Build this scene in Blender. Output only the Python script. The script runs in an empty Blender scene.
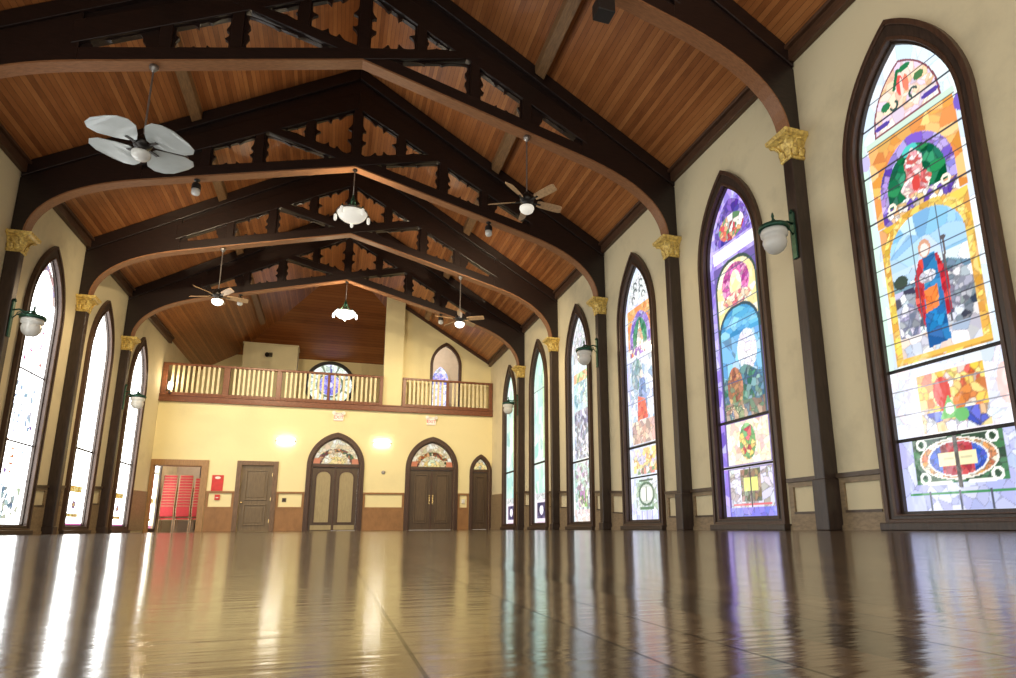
import bpy, bmesh, math, random
import numpy as np
from mathutils import Vector, Matrix
from mathutils.geometry import tessellate_polygon

# ------------------------------------------------------------------ camera, world, exposure
SC = bpy.context.scene
COL = SC.collection
F_PX, YAW, PITCH, ROLL = 629.48, 0.3232, 0.2196, -0.0076
PPX, PPY = 36.56, 48.06
cam = bpy.data.cameras.new('camera')
cam.sensor_fit = 'HORIZONTAL'
cam.sensor_width = 36.0
cam.lens = F_PX / 1016 * 36.0
cam.shift_x = -PPX / 1016
cam.shift_y = PPY / 1016
cam.clip_start = 0.01
cam.clip_end = 200
camo = bpy.data.objects.new('camera', cam)
COL.objects.link(camo)
fw = Vector((math.sin(YAW) * math.cos(PITCH), math.cos(YAW) * math.cos(PITCH), math.sin(PITCH)))
rt = Vector((math.cos(YAW), -math.sin(YAW), 0))
up = rt.cross(fw)
r2 = rt * math.cos(ROLL) + up * math.sin(ROLL)
u2 = -rt * math.sin(ROLL) + up * math.cos(ROLL)
camo.matrix_world = Matrix(((r2.x, u2.x, -fw.x, -0.0407), (r2.y, u2.y, -fw.y, 0), (r2.z, u2.z, -fw.z, 0.06), (0, 0, 0, 1)))
SC.camera = camo

world = bpy.data.worlds.new('sky')
SC.world = world
world.use_nodes = True
world.node_tree.nodes['Background'].inputs[0].default_value = (1.0, 0.95, 0.84, 1)
world.node_tree.nodes['Background'].inputs[1].default_value = 1.5

SC.view_settings.view_transform = 'Standard'
SC.view_settings.look = 'None'
SC.view_settings.gamma = 1
SC.view_settings.use_curve_mapping = False
SC.view_settings.exposure = 0.0
SC.cycles.use_denoising = True
SC.cycles.max_bounces = 8
SC.cycles.diffuse_bounces = 5
SC.cycles.sample_clamp_indirect = 6

RIGHT_GLASS = 1.25      # daylight coming through the stained glass of each wall
LEFT_GLASS = 6.5

# ------------------------------------------------------------------ dimensions (metres)
WX = 5.844          # wall face
PX = 5.624          # front face of the pilasters
Y0, SP = 6.236, 3.351
PYS = [Y0 + 0.085 + SP * i for i in range(-2, 5)]          # pilaster centres
YB = 24.165         # back wall face
ZE, ZR = 6.72, 10.22  # roof at the wall, roof at the ridge
KS = (ZR - ZE) / WX
def zroof(x): return ZR - KS * abs(x)
YFRONT = -3.6
YREAR = 29.6

# ------------------------------------------------------------------ helpers
def srgb(r, g, b):
    def f(c):
        c /= 255.0
        return c / 12.92 if c <= 0.04045 else ((c + 0.055) / 1.055) ** 2.4
    return (f(r), f(g), f(b), 1)

def world_loc(o):
    v = Vector((0, 0, 0))
    while o is not None:
        v += o.location
        o = o.parent
    return v

def tag(o, label=None, cat=None, group=None, kind=None):
    if label: o['label'] = label
    if cat: o['category'] = cat
    if group: o['group'] = group
    if kind: o['kind'] = kind
    return o

def empty(name, loc=(0, 0, 0), label=None, cat=None, group=None, kind=None):
    o = bpy.data.objects.new(name, None)
    o.empty_display_size = 0.1
    COL.objects.link(o)
    o.location = loc
    return tag(o, label, cat, group, kind)

def obj(name, bm, m, parent=None, smooth=False, bev=0, local=False, label=None, fix=True):
    if fix:
        bmesh.ops.recalc_face_normals(bm, faces=bm.faces)
    if parent is not None and not local:
        bmesh.ops.translate(bm, verts=bm.verts, vec=-world_loc(parent))
    me = bpy.data.meshes.new(name)
    bm.to_mesh(me)
    bm.free()
    me.materials.append(m)
    if smooth:
        for p in me.polygons: p.use_smooth = True
    o = bpy.data.objects.new(name, me)
    COL.objects.link(o)
    if parent is not None: o.parent = parent
    if bev:
        md = o.modifiers.new('bevel', 'BEVEL')
        md.width = bev; md.segments = 2; md.limit_method = 'ANGLE'
    if label: o['label'] = label
    return o

def thing_mesh(name, bm, m, origin, **kw):
    """one-mesh top-level thing whose origin is at origin"""
    bmesh.ops.translate(bm, verts=bm.verts, vec=-Vector(origin))
    o = obj(name, bm, m, None, **kw)
    o.location = origin
    return o

def BM(): return bmesh.new()

def box(bm, x0, x1, y0, y1, z0, z1):
    vs = [bm.verts.new((x, y, z)) for x in (x0, x1) for y in (y0, y1) for z in (z0, z1)]
    for f in ((0, 1, 3, 2), (4, 6, 7, 5), (0, 4, 5, 1), (2, 3, 7, 6), (0, 2, 6, 4), (1, 5, 7, 3)):
        bm.faces.new([vs[i] for i in f])
    return bm

def hexa(bm, pts):
    vs = [bm.verts.new(p) for p in pts]
    for f in ((0, 1, 3, 2), (4, 6, 7, 5), (0, 4, 5, 1), (2, 3, 7, 6), (0, 2, 6, 4), (1, 5, 7, 3)):
        bm.faces.new([vs[i] for i in f])

def plate(bm, loops, d0, d1, M):
    """flat plate with holes: 2-D loops extruded between depths d0 and d1 through map M(p, q, d)"""
    flat = [Vector((p, q, 0)) for l in loops for (p, q) in l]
    tris = tessellate_polygon([[Vector((p, q, 0)) for (p, q) in l] for l in loops])
    a = [bm.verts.new(M(v.x, v.y, d0)) for v in flat]
    b = [bm.verts.new(M(v.x, v.y, d1)) for v in flat]
    for t in tris:
        try:
            bm.faces.new([a[i] for i in t]); bm.faces.new([b[i] for i in reversed(t)])
        except ValueError: pass
    k = 0
    for l in loops:
        n = len(l)
        for i in range(n):
            j = (i + 1) % n
            bm.faces.new([a[k + i], a[k + j], b[k + j], b[k + i]])
        k += n

def tube(bm, pts, r, n=10, cap=True):
    pts = [Vector(p) for p in pts]
    rad = r if isinstance(r, (list, tuple)) else [r] * len(pts)
    rings = []
    ref = None
    for i, p in enumerate(pts):
        d = (pts[min(i + 1, len(pts) - 1)] - pts[max(i - 1, 0)]).normalized()
        if ref is None:
            ref = Vector((0, 0, 1)) if abs(d.z) < 0.9 else Vector((1, 0, 0))
        s = d.cross(ref).normalized(); t = s.cross(d).normalized(); ref = t
        rings.append([bm.verts.new(p + (s * math.cos(2 * math.pi * k / n) + t * math.sin(2 * math.pi * k / n)) * rad[i]) for k in range(n)])
    for a, b in zip(rings, rings[1:]):
        for k in range(n):
            bm.faces.new([a[k], a[(k + 1) % n], b[(k + 1) % n], b[k]])
    if cap:
        bm.faces.new(rings[0][::-1]); bm.faces.new(rings[-1])

def lathe(bm, prof, c=(0, 0, 0), n=24, rot=0.0):
    c = Vector(c)
    rings = []
    for r, z in prof:
        if r < 1e-5:
            rings.append([bm.verts.new(c + Vector((0, 0, z)))])
        else:
            rings.append([bm.verts.new(c + Vector((r * math.cos(rot + 2 * math.pi * k / n), r * math.sin(rot + 2 * math.pi * k / n), z))) for k in range(n)])
    for a, b in zip(rings, rings[1:]):
        if len(a) == 1 and len(b) == 1: continue
        for k in range(n):
            k2 = (k + 1) % n
            if len(a) == 1: bm.faces.new([a[0], b[k2], b[k]])
            elif len(b) == 1: bm.faces.new([a[k], a[k2], b[0]])
            else: bm.faces.new([a[k], a[k2], b[k2], b[k]])
    if len(rings[0]) > 1: bm.faces.new(rings[0][::-1])
    if len(rings[-1]) > 1: bm.faces.new(rings[-1])

def lancet(a, z0, zs, za, n=14):
    """closed loop of a pointed-arch opening: half width a, foot z0, springing zs, apex za"""
    r = za - zs
    R = (a * a + r * r) / (2 * a)
    t_end = math.atan2(r, R - a) if R > a else math.pi - math.atan2(r, a - R)
    right = [(a - R + R * math.cos(t_end * i / n), zs + R * math.sin(t_end * i / n)) for i in range(n + 1)]
    right[-1] = (0.0, za)
    return [(-a, z0), (a, z0)] + right + [(-x, z) for x, z in right[-2::-1]]

def lancet_w(a, zs, za):
    r = za - zs
    R = (a * a + r * r) / (2 * a)
    def w(z):
        if z <= zs: return a
        return max(a - R + math.sqrt(max(R * R - (z - zs) ** 2, 0)), 0.0)
    return w

def copy_tree(o, parent=None):
    c = o.copy(); COL.objects.link(c)
    if parent is not None: c.parent = parent
    for ch in o.children: copy_tree(ch, c)
    return c

# ------------------------------------------------------------------ materials
def new_mat(name):
    m = bpy.data.materials.new(name); m.use_nodes = True
    return m, m.node_tree.nodes, m.node_tree.links, m.node_tree.nodes['Principled BSDF']

def wood(name, c, rough=0.45, var=0.35, scale=(6, 6, 1.2), spec=0.5, bump=0.15):
    m, N, L, P = new_mat(name)
    tc = N.new('ShaderNodeTexCoord'); mp = N.new('ShaderNodeMapping'); mp.inputs['Scale'].default_value = scale
    nz = N.new('ShaderNodeTexNoise'); nz.inputs['Scale'].default_value = 6; nz.inputs['Detail'].default_value = 6
    cr = N.new('ShaderNodeValToRGB')
    lo = [x * (1 - var) for x in c[:3]] + [1]; hi = [min(x * (1 + var), 1) for x in c[:3]] + [1]
    cr.color_ramp.elements[0].color = lo; cr.color_ramp.elements[0].position = 0.3
    cr.color_ramp.elements[1].color = hi; cr.color_ramp.elements[1].position = 0.7
    bp = N.new('ShaderNodeBump'); bp.inputs['Strength'].default_value = bump; bp.inputs['Distance'].default_value = 0.01
    L.new(tc.outputs['Object'], mp.inputs[0]); L.new(mp.outputs[0], nz.inputs[0]); L.new(nz.outputs[0], cr.inputs[0])
    L.new(cr.outputs[0], P.inputs['Base Color']); L.new(nz.outputs[0], bp.inputs['Height']); L.new(bp.outputs[0], P.inputs['Normal'])
    P.inputs['Roughness'].default_value = rough
    P.inputs['Specular IOR Level'].default_value = spec
    return m

def plain(name, c, rough=0.5, metal=0.0, emis=None, es=0.0, noise=0.12, nscale=8, bump=0.0):
    m, N, L, P = new_mat(name)
    tc = N.new('ShaderNodeTexCoord')
    nz = N.new('ShaderNodeTexNoise'); nz.inputs['Scale'].default_value = nscale; nz.inputs['Detail'].default_value = 5
    cr = N.new('ShaderNodeValToRGB')
    cr.color_ramp.elements[0].color = [x * (1 - noise) for x in c[:3]] + [1]; cr.color_ramp.elements[0].position = 0.3
    cr.color_ramp.elements[1].color = [min(x * (1 + noise), 1) for x in c[:3]] + [1]; cr.color_ramp.elements[1].position = 0.7
    L.new(tc.outputs['Object'], nz.inputs[0]); L.new(nz.outputs[0], cr.inputs[0]); L.new(cr.outputs[0], P.inputs['Base Color'])
    P.inputs['Roughness'].default_value = rough; P.inputs['Metallic'].default_value = metal
    if bump:
        bp = N.new('ShaderNodeBump'); bp.inputs['Strength'].default_value = bump; bp.inputs['Distance'].default_value = 0.01
        L.new(nz.outputs[0], bp.inputs['Height']); L.new(bp.outputs[0], P.inputs['Normal'])
    if emis:
        P.inputs['Emission Color'].default_value = emis; P.inputs['Emission Strength'].default_value = es
    return m

def plaster(name, c, lo=0.80):
    m, N, L, P = new_mat(name)
    tc = N.new('ShaderNodeTexCoord')
    n1 = N.new('ShaderNodeTexNoise'); n1.inputs['Scale'].default_value = 0.9; n1.inputs['Detail'].default_value = 8; n1.inputs['Roughness'].default_value = 0.65
    n2 = N.new('ShaderNodeTexNoise'); n2.inputs['Scale'].default_value = 14; n2.inputs['Detail'].default_value = 6
    c1 = N.new('ShaderNodeValToRGB')
    c1.color_ramp.elements[0].color = [x * lo for x in c[:3]] + [1]; c1.color_ramp.elements[0].position = 0.28
    c1.color_ramp.elements[1].color = list(c[:3]) + [1]; c1.color_ramp.elements[1].position = 0.5
    bp = N.new('ShaderNodeBump'); bp.inputs['Strength'].default_value = 0.12; bp.inputs['Distance'].default_value = 0.02
    L.new(tc.outputs['Object'], n1.inputs[0]); L.new(tc.outputs['Object'], n2.inputs[0])
    L.new(n1.outputs[0], c1.inputs[0]); L.new(c1.outputs[0], P.inputs['Base Color'])
    L.new(n2.outputs[0], bp.inputs['Height']); L.new(bp.outputs[0], P.inputs['Normal'])
    P.inputs['Roughness'].default_value = 0.7
    P.inputs['Specular IOR Level'].default_value = 0.3
    return m

def boards(name, axis, width, cols, rough, grain, gap=0.05, spec=0.5, bump=0.3, jitter=0.0, rough_var=0.0, coat=0.0, floor=False):
    """boards running along one axis; axis = the coordinate that counts the boards"""
    m, N, L, P = new_mat(name)
    tc = N.new('ShaderNodeTexCoord'); sx = N.new('ShaderNodeSeparateXYZ'); L.new(tc.outputs['Object'], sx.inputs[0])
    def math_(op, a, b=None):
        n = N.new('ShaderNodeMath'); n.operation = op
        for i, v in enumerate((a, b)):
            if v is None: continue
            if isinstance(v, (int, float)): n.inputs[i].default_value = v
            else: L.new(v, n.inputs[i])
        return n.outputs[0]
    d = math_('DIVIDE', sx.outputs[axis], width)
    fl = math_('FLOOR', d); fr = math_('FRACT', d)
    wn = N.new('ShaderNodeTexWhiteNoise'); wn.noise_dimensions = '1D'; L.new(fl, wn.inputs['W'])
    mp = N.new('ShaderNodeMapping'); mp.inputs['Scale'].default_value = grain; L.new(tc.outputs['Object'], mp.inputs[0])
    nz = N.new('ShaderNodeTexNoise'); nz.inputs['Scale'].default_value = 4; nz.inputs['Detail'].default_value = 7; nz.inputs['Roughness'].default_value = 0.6
    cmb = N.new('ShaderNodeVectorMath'); cmb.operation = 'ADD'; L.new(mp.outputs[0], cmb.inputs[0])
    sc = N.new('ShaderNodeVectorMath'); sc.operation = 'SCALE'; L.new(wn.outputs['Color'], sc.inputs[0]); sc.inputs['Scale'].default_value = 20
    L.new(sc.outputs[0], cmb.inputs[1]); L.new(cmb.outputs[0], nz.inputs[0])
    mixv = math_('ADD', math_('MULTIPLY', wn.outputs['Value'], 0.55), math_('MULTIPLY', nz.outputs[0], 0.6))
    cr = N.new('ShaderNodeValToRGB'); el = cr.color_ramp.elements
    el[0].color = cols[0]; el[0].position = 0.2; el[1].color = cols[-1]; el[1].position = 0.9
    for i, c in enumerate(cols[1:-1]):
        e = el.new(0.2 + 0.7 * (i + 1) / (len(cols) - 1)); e.color = c
    L.new(mixv, cr.inputs[0])
    edge = math_('LESS_THAN', fr, gap)
    mx = N.new('ShaderNodeMix'); mx.data_type = 'RGBA'; L.new(edge, mx.inputs['Factor']); L.new(cr.outputs[0], mx.inputs['A'])
    mx.inputs['B'].default_value = [x * 0.3 for x in cols[0][:3]] + [1]
    L.new(mx.outputs['Result'], P.inputs['Base Color'])
    h = math_('SUBTRACT', math_('ADD', math_('MULTIPLY', nz.outputs[0], 0.35), math_('MULTIPLY', wn.outputs['Value'], jitter)), edge)
    if floor:      # each board lies at a slightly different tilt; fine cross-grain ripples in the varnish
        m2 = N.new('ShaderNodeMapping'); m2.inputs['Scale'].default_value = (2.5, 34, 1); L.new(tc.outputs['Object'], m2.inputs[0])
        n2 = N.new('ShaderNodeTexNoise'); n2.inputs['Scale'].default_value = 2.2; n2.inputs['Detail'].default_value = 5; L.new(m2.outputs[0], n2.inputs[0])
        n3 = N.new('ShaderNodeTexNoise'); n3.inputs['Scale'].default_value = 9; n3.inputs['Detail'].default_value = 3; L.new(tc.outputs['Object'], n3.inputs[0])
        edge = math_('MULTIPLY', edge, math_('GREATER_THAN', wn.outputs['Value'], 0.45))
        L.new(math_('SUBTRACT', spec, math_('MULTIPLY', edge, spec * 0.85)), P.inputs['Specular IOR Level'])
        tilt = math_('MULTIPLY', math_('MULTIPLY', math_('SUBTRACT', wn.outputs['Value'], 0.5), fr), 0.16)
        h = math_('ADD', math_('ADD', tilt, math_('MULTIPLY', n2.outputs[0], 0.11)), math_('ADD', math_('MULTIPLY', nz.outputs[0], 0.010), math_('MULTIPLY', n3.outputs[0], 0.10)))
        h = math_('SUBTRACT', h, math_('MULTIPLY', edge, 0.3))
    bp = N.new('ShaderNodeBump'); bp.inputs['Strength'].default_value = bump; bp.inputs['Distance'].default_value = 0.004
    L.new(h, bp.inputs['Height']); L.new(bp.outputs[0], P.inputs['Normal'])
    if rough_var:
        L.new(math_('ADD', math_('MULTIPLY', nz.outputs[0], rough_var), rough - rough_var / 2), P.inputs['Roughness'])
    else: P.inputs['Roughness'].default_value = rough
    if not floor: P.inputs['Specular IOR Level'].default_value = spec
    P.inputs['Coat Weight'].default_value = coat
    P.inputs['Coat Roughness'].default_value = 0.08
    return m

def glass_mat(name, strength):
    m, N, L, P = new_mat(name)
    at = N.new('ShaderNodeAttribute'); at.attribute_name = 'art'
    L.new(at.outputs['Color'], P.inputs['Emission Color'])
    P.inputs['Emission Strength'].default_value = strength
    mx = N.new('ShaderNodeMix'); mx.data_type = 'RGBA'; mx.inputs['Factor'].default_value = 0.85
    L.new(at.outputs['Color'], mx.inputs['A']); mx.inputs['B'].default_value = (0, 0, 0, 1)
    L.new(mx.outputs['Result'], P.inputs['Base Color'])
    tc = N.new('ShaderNodeTexCoord'); nz = N.new('ShaderNodeTexNoise'); nz.inputs['Scale'].default_value = 5
    bp = N.new('ShaderNodeBump'); bp.inputs['Strength'].default_value = 0.15; bp.inputs['Distance'].default_value = 0.02
    L.new(tc.outputs['Object'], nz.inputs[0]); L.new(nz.outputs[0], bp.inputs['Height']); L.new(bp.outputs[0], P.inputs['Normal'])
    P.inputs['Roughness'].default_value = 0.08
    return m

M_PLASTER = plaster('cream_plaster', (0.74, 0.655, 0.43))
M_PLASTER_B = plaster('lamplit_cream_plaster', (0.86, 0.76, 0.43), 0.93)  # same cream plaster, warm lamplight put into its brighter yellow
M_DARK = wood('dark_stained_wood', (0.014, 0.0058, 0.0040), 0.40, 0.4, (1, 6, 6))
M_SOFFIT = wood('lit_brown_wood', (0.27, 0.120, 0.050), 0.5, 0.2, (0.8, 8, 6), bump=0.05)  # truss wood with the light from below put into its colour
M_PURLIN = wood('mid_brown_wood', (0.23, 0.125, 0.052), 0.5, 0.3, (8, 1, 8))
M_CORNICE = wood('cornice_wood', (0.085, 0.040, 0.020), 0.45, 0.3, (8, 1, 8))
M_PIL = wood('pilaster_wood', (0.036, 0.021, 0.015), 0.38, 0.3, (5, 5, 1))
M_CASING = wood('window_casing_wood', (0.046, 0.029, 0.020), 0.4, 0.3, (5, 5, 1))
M_WAINS = wood('wainscot_wood', (0.27, 0.195, 0.110), 0.45, 0.25, (5, 2, 5))
M_RAILW = wood('chair_rail_wood', (0.08, 0.05, 0.028), 0.4, 0.25, (5, 2, 5))
M_BWAINS = wood('back_wainscot_wood', (0.30, 0.148, 0.052), 0.4, 0.15, (1, 3, 0.6), bump=0.05)
M_DOOR = wood('door_wood', (0.085, 0.053, 0.028), 0.4, 0.2, (5, 5, 0.7), bump=0.06)
M_DOORP = wood('door_panel_wood', (0.110, 0.070, 0.036), 0.4, 0.2, (5, 5, 0.7), bump=0.06)
M_DOOR2 = wood('olive_brown_door_wood', (0.165, 0.115, 0.060), 0.35, 0.2, (5, 5, 0.7), bump=0.06)
M_OLIVE = wood('olive_door_panel', (0.36, 0.29, 0.15), 0.35, 0.12, (6, 6, 1))
M_OAKFR = wood('oak_frame_wood', (0.36, 0.20, 0.08), 0.4, 0.2, (6, 6, 1))
M_FRAME = wood('arch_frame_wood', (0.070, 0.034, 0.019), 0.42, 0.3, (6, 6, 1))
M_DFRAME = wood('door_frame_wood', (0.17, 0.10, 0.055), 0.42, 0.3, (6, 6, 1))
M_RAILRED = wood('balcony_wood', (0.19, 0.065, 0.028), 0.4, 0.25, (2, 5, 5))
M_BALUS = plain('cream_painted_baluster', (0.78, 0.68, 0.42), 0.5)
M_BOX = plain('cream_boxed_panel', (0.72, 0.65, 0.40), 0.6, noise=0.06, nscale=2)
O1, O2, O3, O4 = (0.20, 0.064, 0.017, 1), (0.33, 0.115, 0.032, 1), (0.40, 0.150, 0.044, 1), (0.50, 0.21, 0.066, 1)
M_ROOF = boards('ceiling_boards', 0, 0.075, [O1, O2, O3, O4], 0.36, (3.0, 0.6, 3.0), gap=0.06, bump=0.25, jitter=0.6)
M_HIP = boards('hip_boards', 1, 0.15, [O1, O2, O2, O3], 0.36, (0.5, 4, 4), gap=0.06, bump=0.25, jitter=0.6)
F1c, F2c, F3c = (0.040, 0.024, 0.013, 1), (0.085, 0.052, 0.028, 1), (0.15, 0.095, 0.05, 1)
M_FLOOR = boards('floor_boards', 0, 0.052, [F1c, F2c, F3c], 0.13, (22, 3.5, 1), gap=0.04, bump=1.0, jitter=0.0, rough_var=0.10, spec=0.7, floor=True)
M_GOLD = plain('gilded_plaster', (0.84, 0.53, 0.15), 0.42, 0.25, noise=0.45, nscale=26, bump=0.4)
M_GLOBE = plain('white_glass_globe', (0.62, 0.62, 0.58), 0.15, emis=(1, 0.96, 0.88, 1), es=0.03, noise=0.04)
M_BOWL = plain('lit_white_glass', (0.8, 0.8, 0.75), 0.2, emis=(1, 0.94, 0.80, 1), es=0.45, noise=0.04)
M_BOWLHOT = plain('bright_lit_glass', (0.8, 0.8, 0.75), 0.2, emis=(1, 0.95, 0.85, 1), es=5.0, noise=0.04)
M_SCONCE = plain('glowing_lamp_glass', (0.9, 0.9, 0.9), 0.3, emis=(1, 0.96, 0.88, 1), es=18.0, noise=0.02)
M_GREEN = plain('verdigris_metal', (0.025, 0.085, 0.055), 0.4, 0.6, noise=0.4, nscale=20)
M_DKMETAL = plain('dark_bronze_metal', (0.03, 0.027, 0.025), 0.35, 0.7)
M_STEEL = plain('grey_metal_rod', (0.30, 0.28, 0.26), 0.35, 0.8)
M_BLACK = plain('black_paint', (0.012, 0.011, 0.010), 0.45)
M_WHITE = plain('white_plastic', (0.80, 0.78, 0.72), 0.4, noise=0.03)
M_PALEWOOD = wood('light_wood_blade', (0.48, 0.31, 0.16), 0.4, 0.2, (4, 4, 4))
M_PALEBLADE = plain('window_lit_blade', (0.42, 0.46, 0.45), 0.22, noise=0.15, nscale=2)  # window light reflecting off the blades is put into their pale colour
M_BRASS = plain('brass', (0.75, 0.55, 0.25), 0.25, 0.9)
M_RED = plain('red_paint', (0.62, 0.035, 0.03), 0.45)
M_PINK = plain('pale_exit_face', (0.85, 0.75, 0.68), 0.4, emis=(1, 0.75, 0.65, 1), es=0.25, noise=0.02)
M_EXITRED = plain('exit_letter_red', (0.75, 0.08, 0.05), 0.4, emis=(1, 0.15, 0.1, 1), es=0.4, noise=0.02)
M_CHAIR = plain('red_upholstery', (0.55, 0.045, 0.055), 0.8, noise=0.2, nscale=40)
M_CFRAME = plain('tan_chair_frame', (0.58, 0.40, 0.24), 0.4, 0.3)
M_BLUEBLK = plain('dark_blue_curtain', (0.02, 0.022, 0.04), 0.8)
M_INNER = plain('pale_inner_wall', (0.62, 0.55, 0.48), 0.7, noise=0.05)
M_GLASS_R = glass_mat('stained_glass_right', RIGHT_GLASS)
M_GLASS_L = glass_mat('stained_glass_left', LEFT_GLASS)
M_GLASS_D = glass_mat('stained_glass_door', 0.8)
M_LEAD = plain('dark_lead_bar', (0.022, 0.02, 0.02), 0.5, 0.4)

# ------------------------------------------------------------------ stained-glass painter
class Art:
    """colour pattern of one window, sampled at points (U, Z); U runs to the viewer's right"""
    def __init__(s, U, Z, seed):
        s.U, s.Z = U, Z
        s.rng = np.random.default_rng(seed)
        s.c = np.ones(U.shape + (3,)) * 255.0
    def put(s, mask, col):
        s.c[mask] = np.array(col, float)
    def vor(s, mask, cols, size=0.09, jit=14, line=0.012, lead=(40, 36, 40), aspect=1.0, weights=None):
        idx = np.where(mask)
        if len(idx[0]) == 0: return
        u, z = s.U[idx], s.Z[idx]
        u0, u1, z0, z1 = u.min(), u.max(), z.min(), z.max()
        n = int(max(3, (u1 - u0) * (z1 - z0) / (size * size * aspect)))
        n = min(n, 420)
        pu = s.rng.uniform(u0, u1, n); pz = s.rng.uniform(z0, z1, n)
        pal = np.array(cols, float)
        pick = s.rng.choice(len(pal), n, p=weights)
        cc = pal[pick] + s.rng.normal(0, jit, (n, 1)) + s.rng.normal(0, jit * 0.4, (n, 3))
        out = np.empty((len(u), 3))
        for k in range(0, len(u), 8192):
            d = np.sqrt((u[k:k + 8192, None] - pu) ** 2 + ((z[k:k + 8192, None] - pz) / aspect) ** 2)
            o = np.argpartition(d, 1, axis=1)[:, :2]
            da = np.take_along_axis(d, o, 1)
            first = np.where(da[:, 0] <= da[:, 1], o[:, 0], o[:, 1])
            e = np.abs(da[:, 0] - da[:, 1])
            q = cc[first]
            if line: q = np.where((e < line)[:, None], q * 0.66 + np.array(lead) * 0.34, q)
            out[k:k + 8192] = q
        s.c[idx] = out
    def ell(s, u, z, a, b): return ((s.U - u) / a) ** 2 + ((s.Z - z) / b) ** 2 < 1
    def rect(s, u0, u1, z0, z1): return (s.U > u0) & (s.U < u1) & (s.Z > z0) & (s.Z < z1)
    def arch(s, a, z0, zs, za, u=0):
        w = np.vectorize(lancet_w(a, zs, za))(s.Z)
        return (s.Z > z0) & (s.Z < za) & (np.abs(s.U - u) < w)
    def poly(s, pts):
        inside = np.zeros(s.U.shape, bool)
        n = len(pts)
        for i in range(n):
            (x0, y0), (x1, y1) = pts[i], pts[(i + 1) % n]
            if y0 == y1: continue
            c = ((y0 > s.Z) != (y1 > s.Z)) & (s.U < (x1 - x0) * (s.Z - y0) / (y1 - y0) + x0)
            inside ^= c
        return inside
    def line(s, p, q, t):
        p = np.array(p); d = np.array(q) - p
        k = np.clip(((s.U - p[0]) * d[0] + (s.Z - p[1]) * d[1]) / (d @ d), 0, 1)
        return np.hypot(s.U - p[0] - k * d[0], s.Z - p[1] - k * d[1]) < t
    def ring(s, u, z, r0, r1, a0=0, a1=360):
        r = np.hypot(s.U - u, s.Z - z); t = np.degrees(np.arctan2(s.Z - z, s.U - u)) % 360
        return (r > r0) & (r < r1) & ((t >= a0) & (t <= a1) if a0 <= a1 else (t >= a0) | (t <= a1))
    def mix(s, k): s.c = s.c * (1 - k) + 250 * k  # whitens the pane colours to put bright exposure into them
    def bars(s, zs, t=0.008, col=(45, 45, 55)):
        for z in zs: s.put(np.abs(s.Z - z) < t, col)
    def vbars(s, us, z0, z1, t=0.007, col=(70, 75, 90)):
        for u in us: s.put((np.abs(s.U - u) < t) & (s.Z > z0) & (s.Z < z1), col)
    def medallion(s, zc, h, w, bg, ring, quad, centre):
        s.vor(s.rect(-w, w, zc - h, zc + h), [bg, [x * 1.5 for x in bg]], 0.08, 8)
        for su in (-1, 1):
            for sz in (-1, 1):
                s.put(s.ring(su * w * 0.78, zc + sz * h * 0.74, 0.035, 0.065), (235, 240, 230))
                s.put(s.line((su * w * 0.72, zc + sz * h * 0.98), (su * w * 0.2, zc + sz * h * 0.98), 0.014), (230, 235, 225))
        s.put(s.ell(0, zc, w * 0.86, h * 0.88), (235, 230, 220))
        s.vor(s.ell(0, zc, w * 0.82, h * 0.82), ring, 0.05, 12, 0.008)
        s.put(s.ell(0, zc, w * 0.66, h * 0.76), (225, 225, 225))
        s.vor(s.ell(0, zc, w * 0.62, h * 0.70) & (np.abs(s.U) > w * 0.34), [quad[0]], 0.05, 18, 0.006)
        s.vor(s.ell(0, zc, w * 0.62, h * 0.70) & (np.abs(s.U) <= w * 0.34), [quad[1]], 0.05, 14, 0.006)
        s.put(s.rect(-w * 0.42, w * 0.42, zc - h * 0.28, zc + h * 0.28), centre)
        s.put(s.rect(-w * 0.30, -w * 0.08, zc - h * 0.05, zc + h * 0.05), [x * 0.85 for x in centre])
        s.put(s.rect(w * 0.08, w * 0.32, zc - h * 0.05, zc + h * 0.05), [x * 0.85 for x in centre])
        s.put(s.rect(-0.022, 0.022, zc - h * 1.2, zc + h * 1.15), (70, 66, 62))

ORANGE = [(226, 150, 62), (236, 176, 96), (214, 128, 60), (240, 190, 120)]
PURPLE = [(120, 92, 196), (150, 124, 214), (96, 70, 178), (178, 160, 226)]
GREENS = [(16, 112, 66), (8, 84, 54), (36, 138, 84), (12, 98, 74)]
SKY = [(140, 194, 234), (118, 178, 226), (164, 208, 238), (184, 216, 240)]
ROCK = [(226, 228, 234), (150, 158, 172), (92, 100, 116), (200, 206, 222), (60, 66, 82)]
PALE = [(226, 238, 246), (212, 230, 242), (236, 242, 246), (206, 222, 240)]

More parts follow.
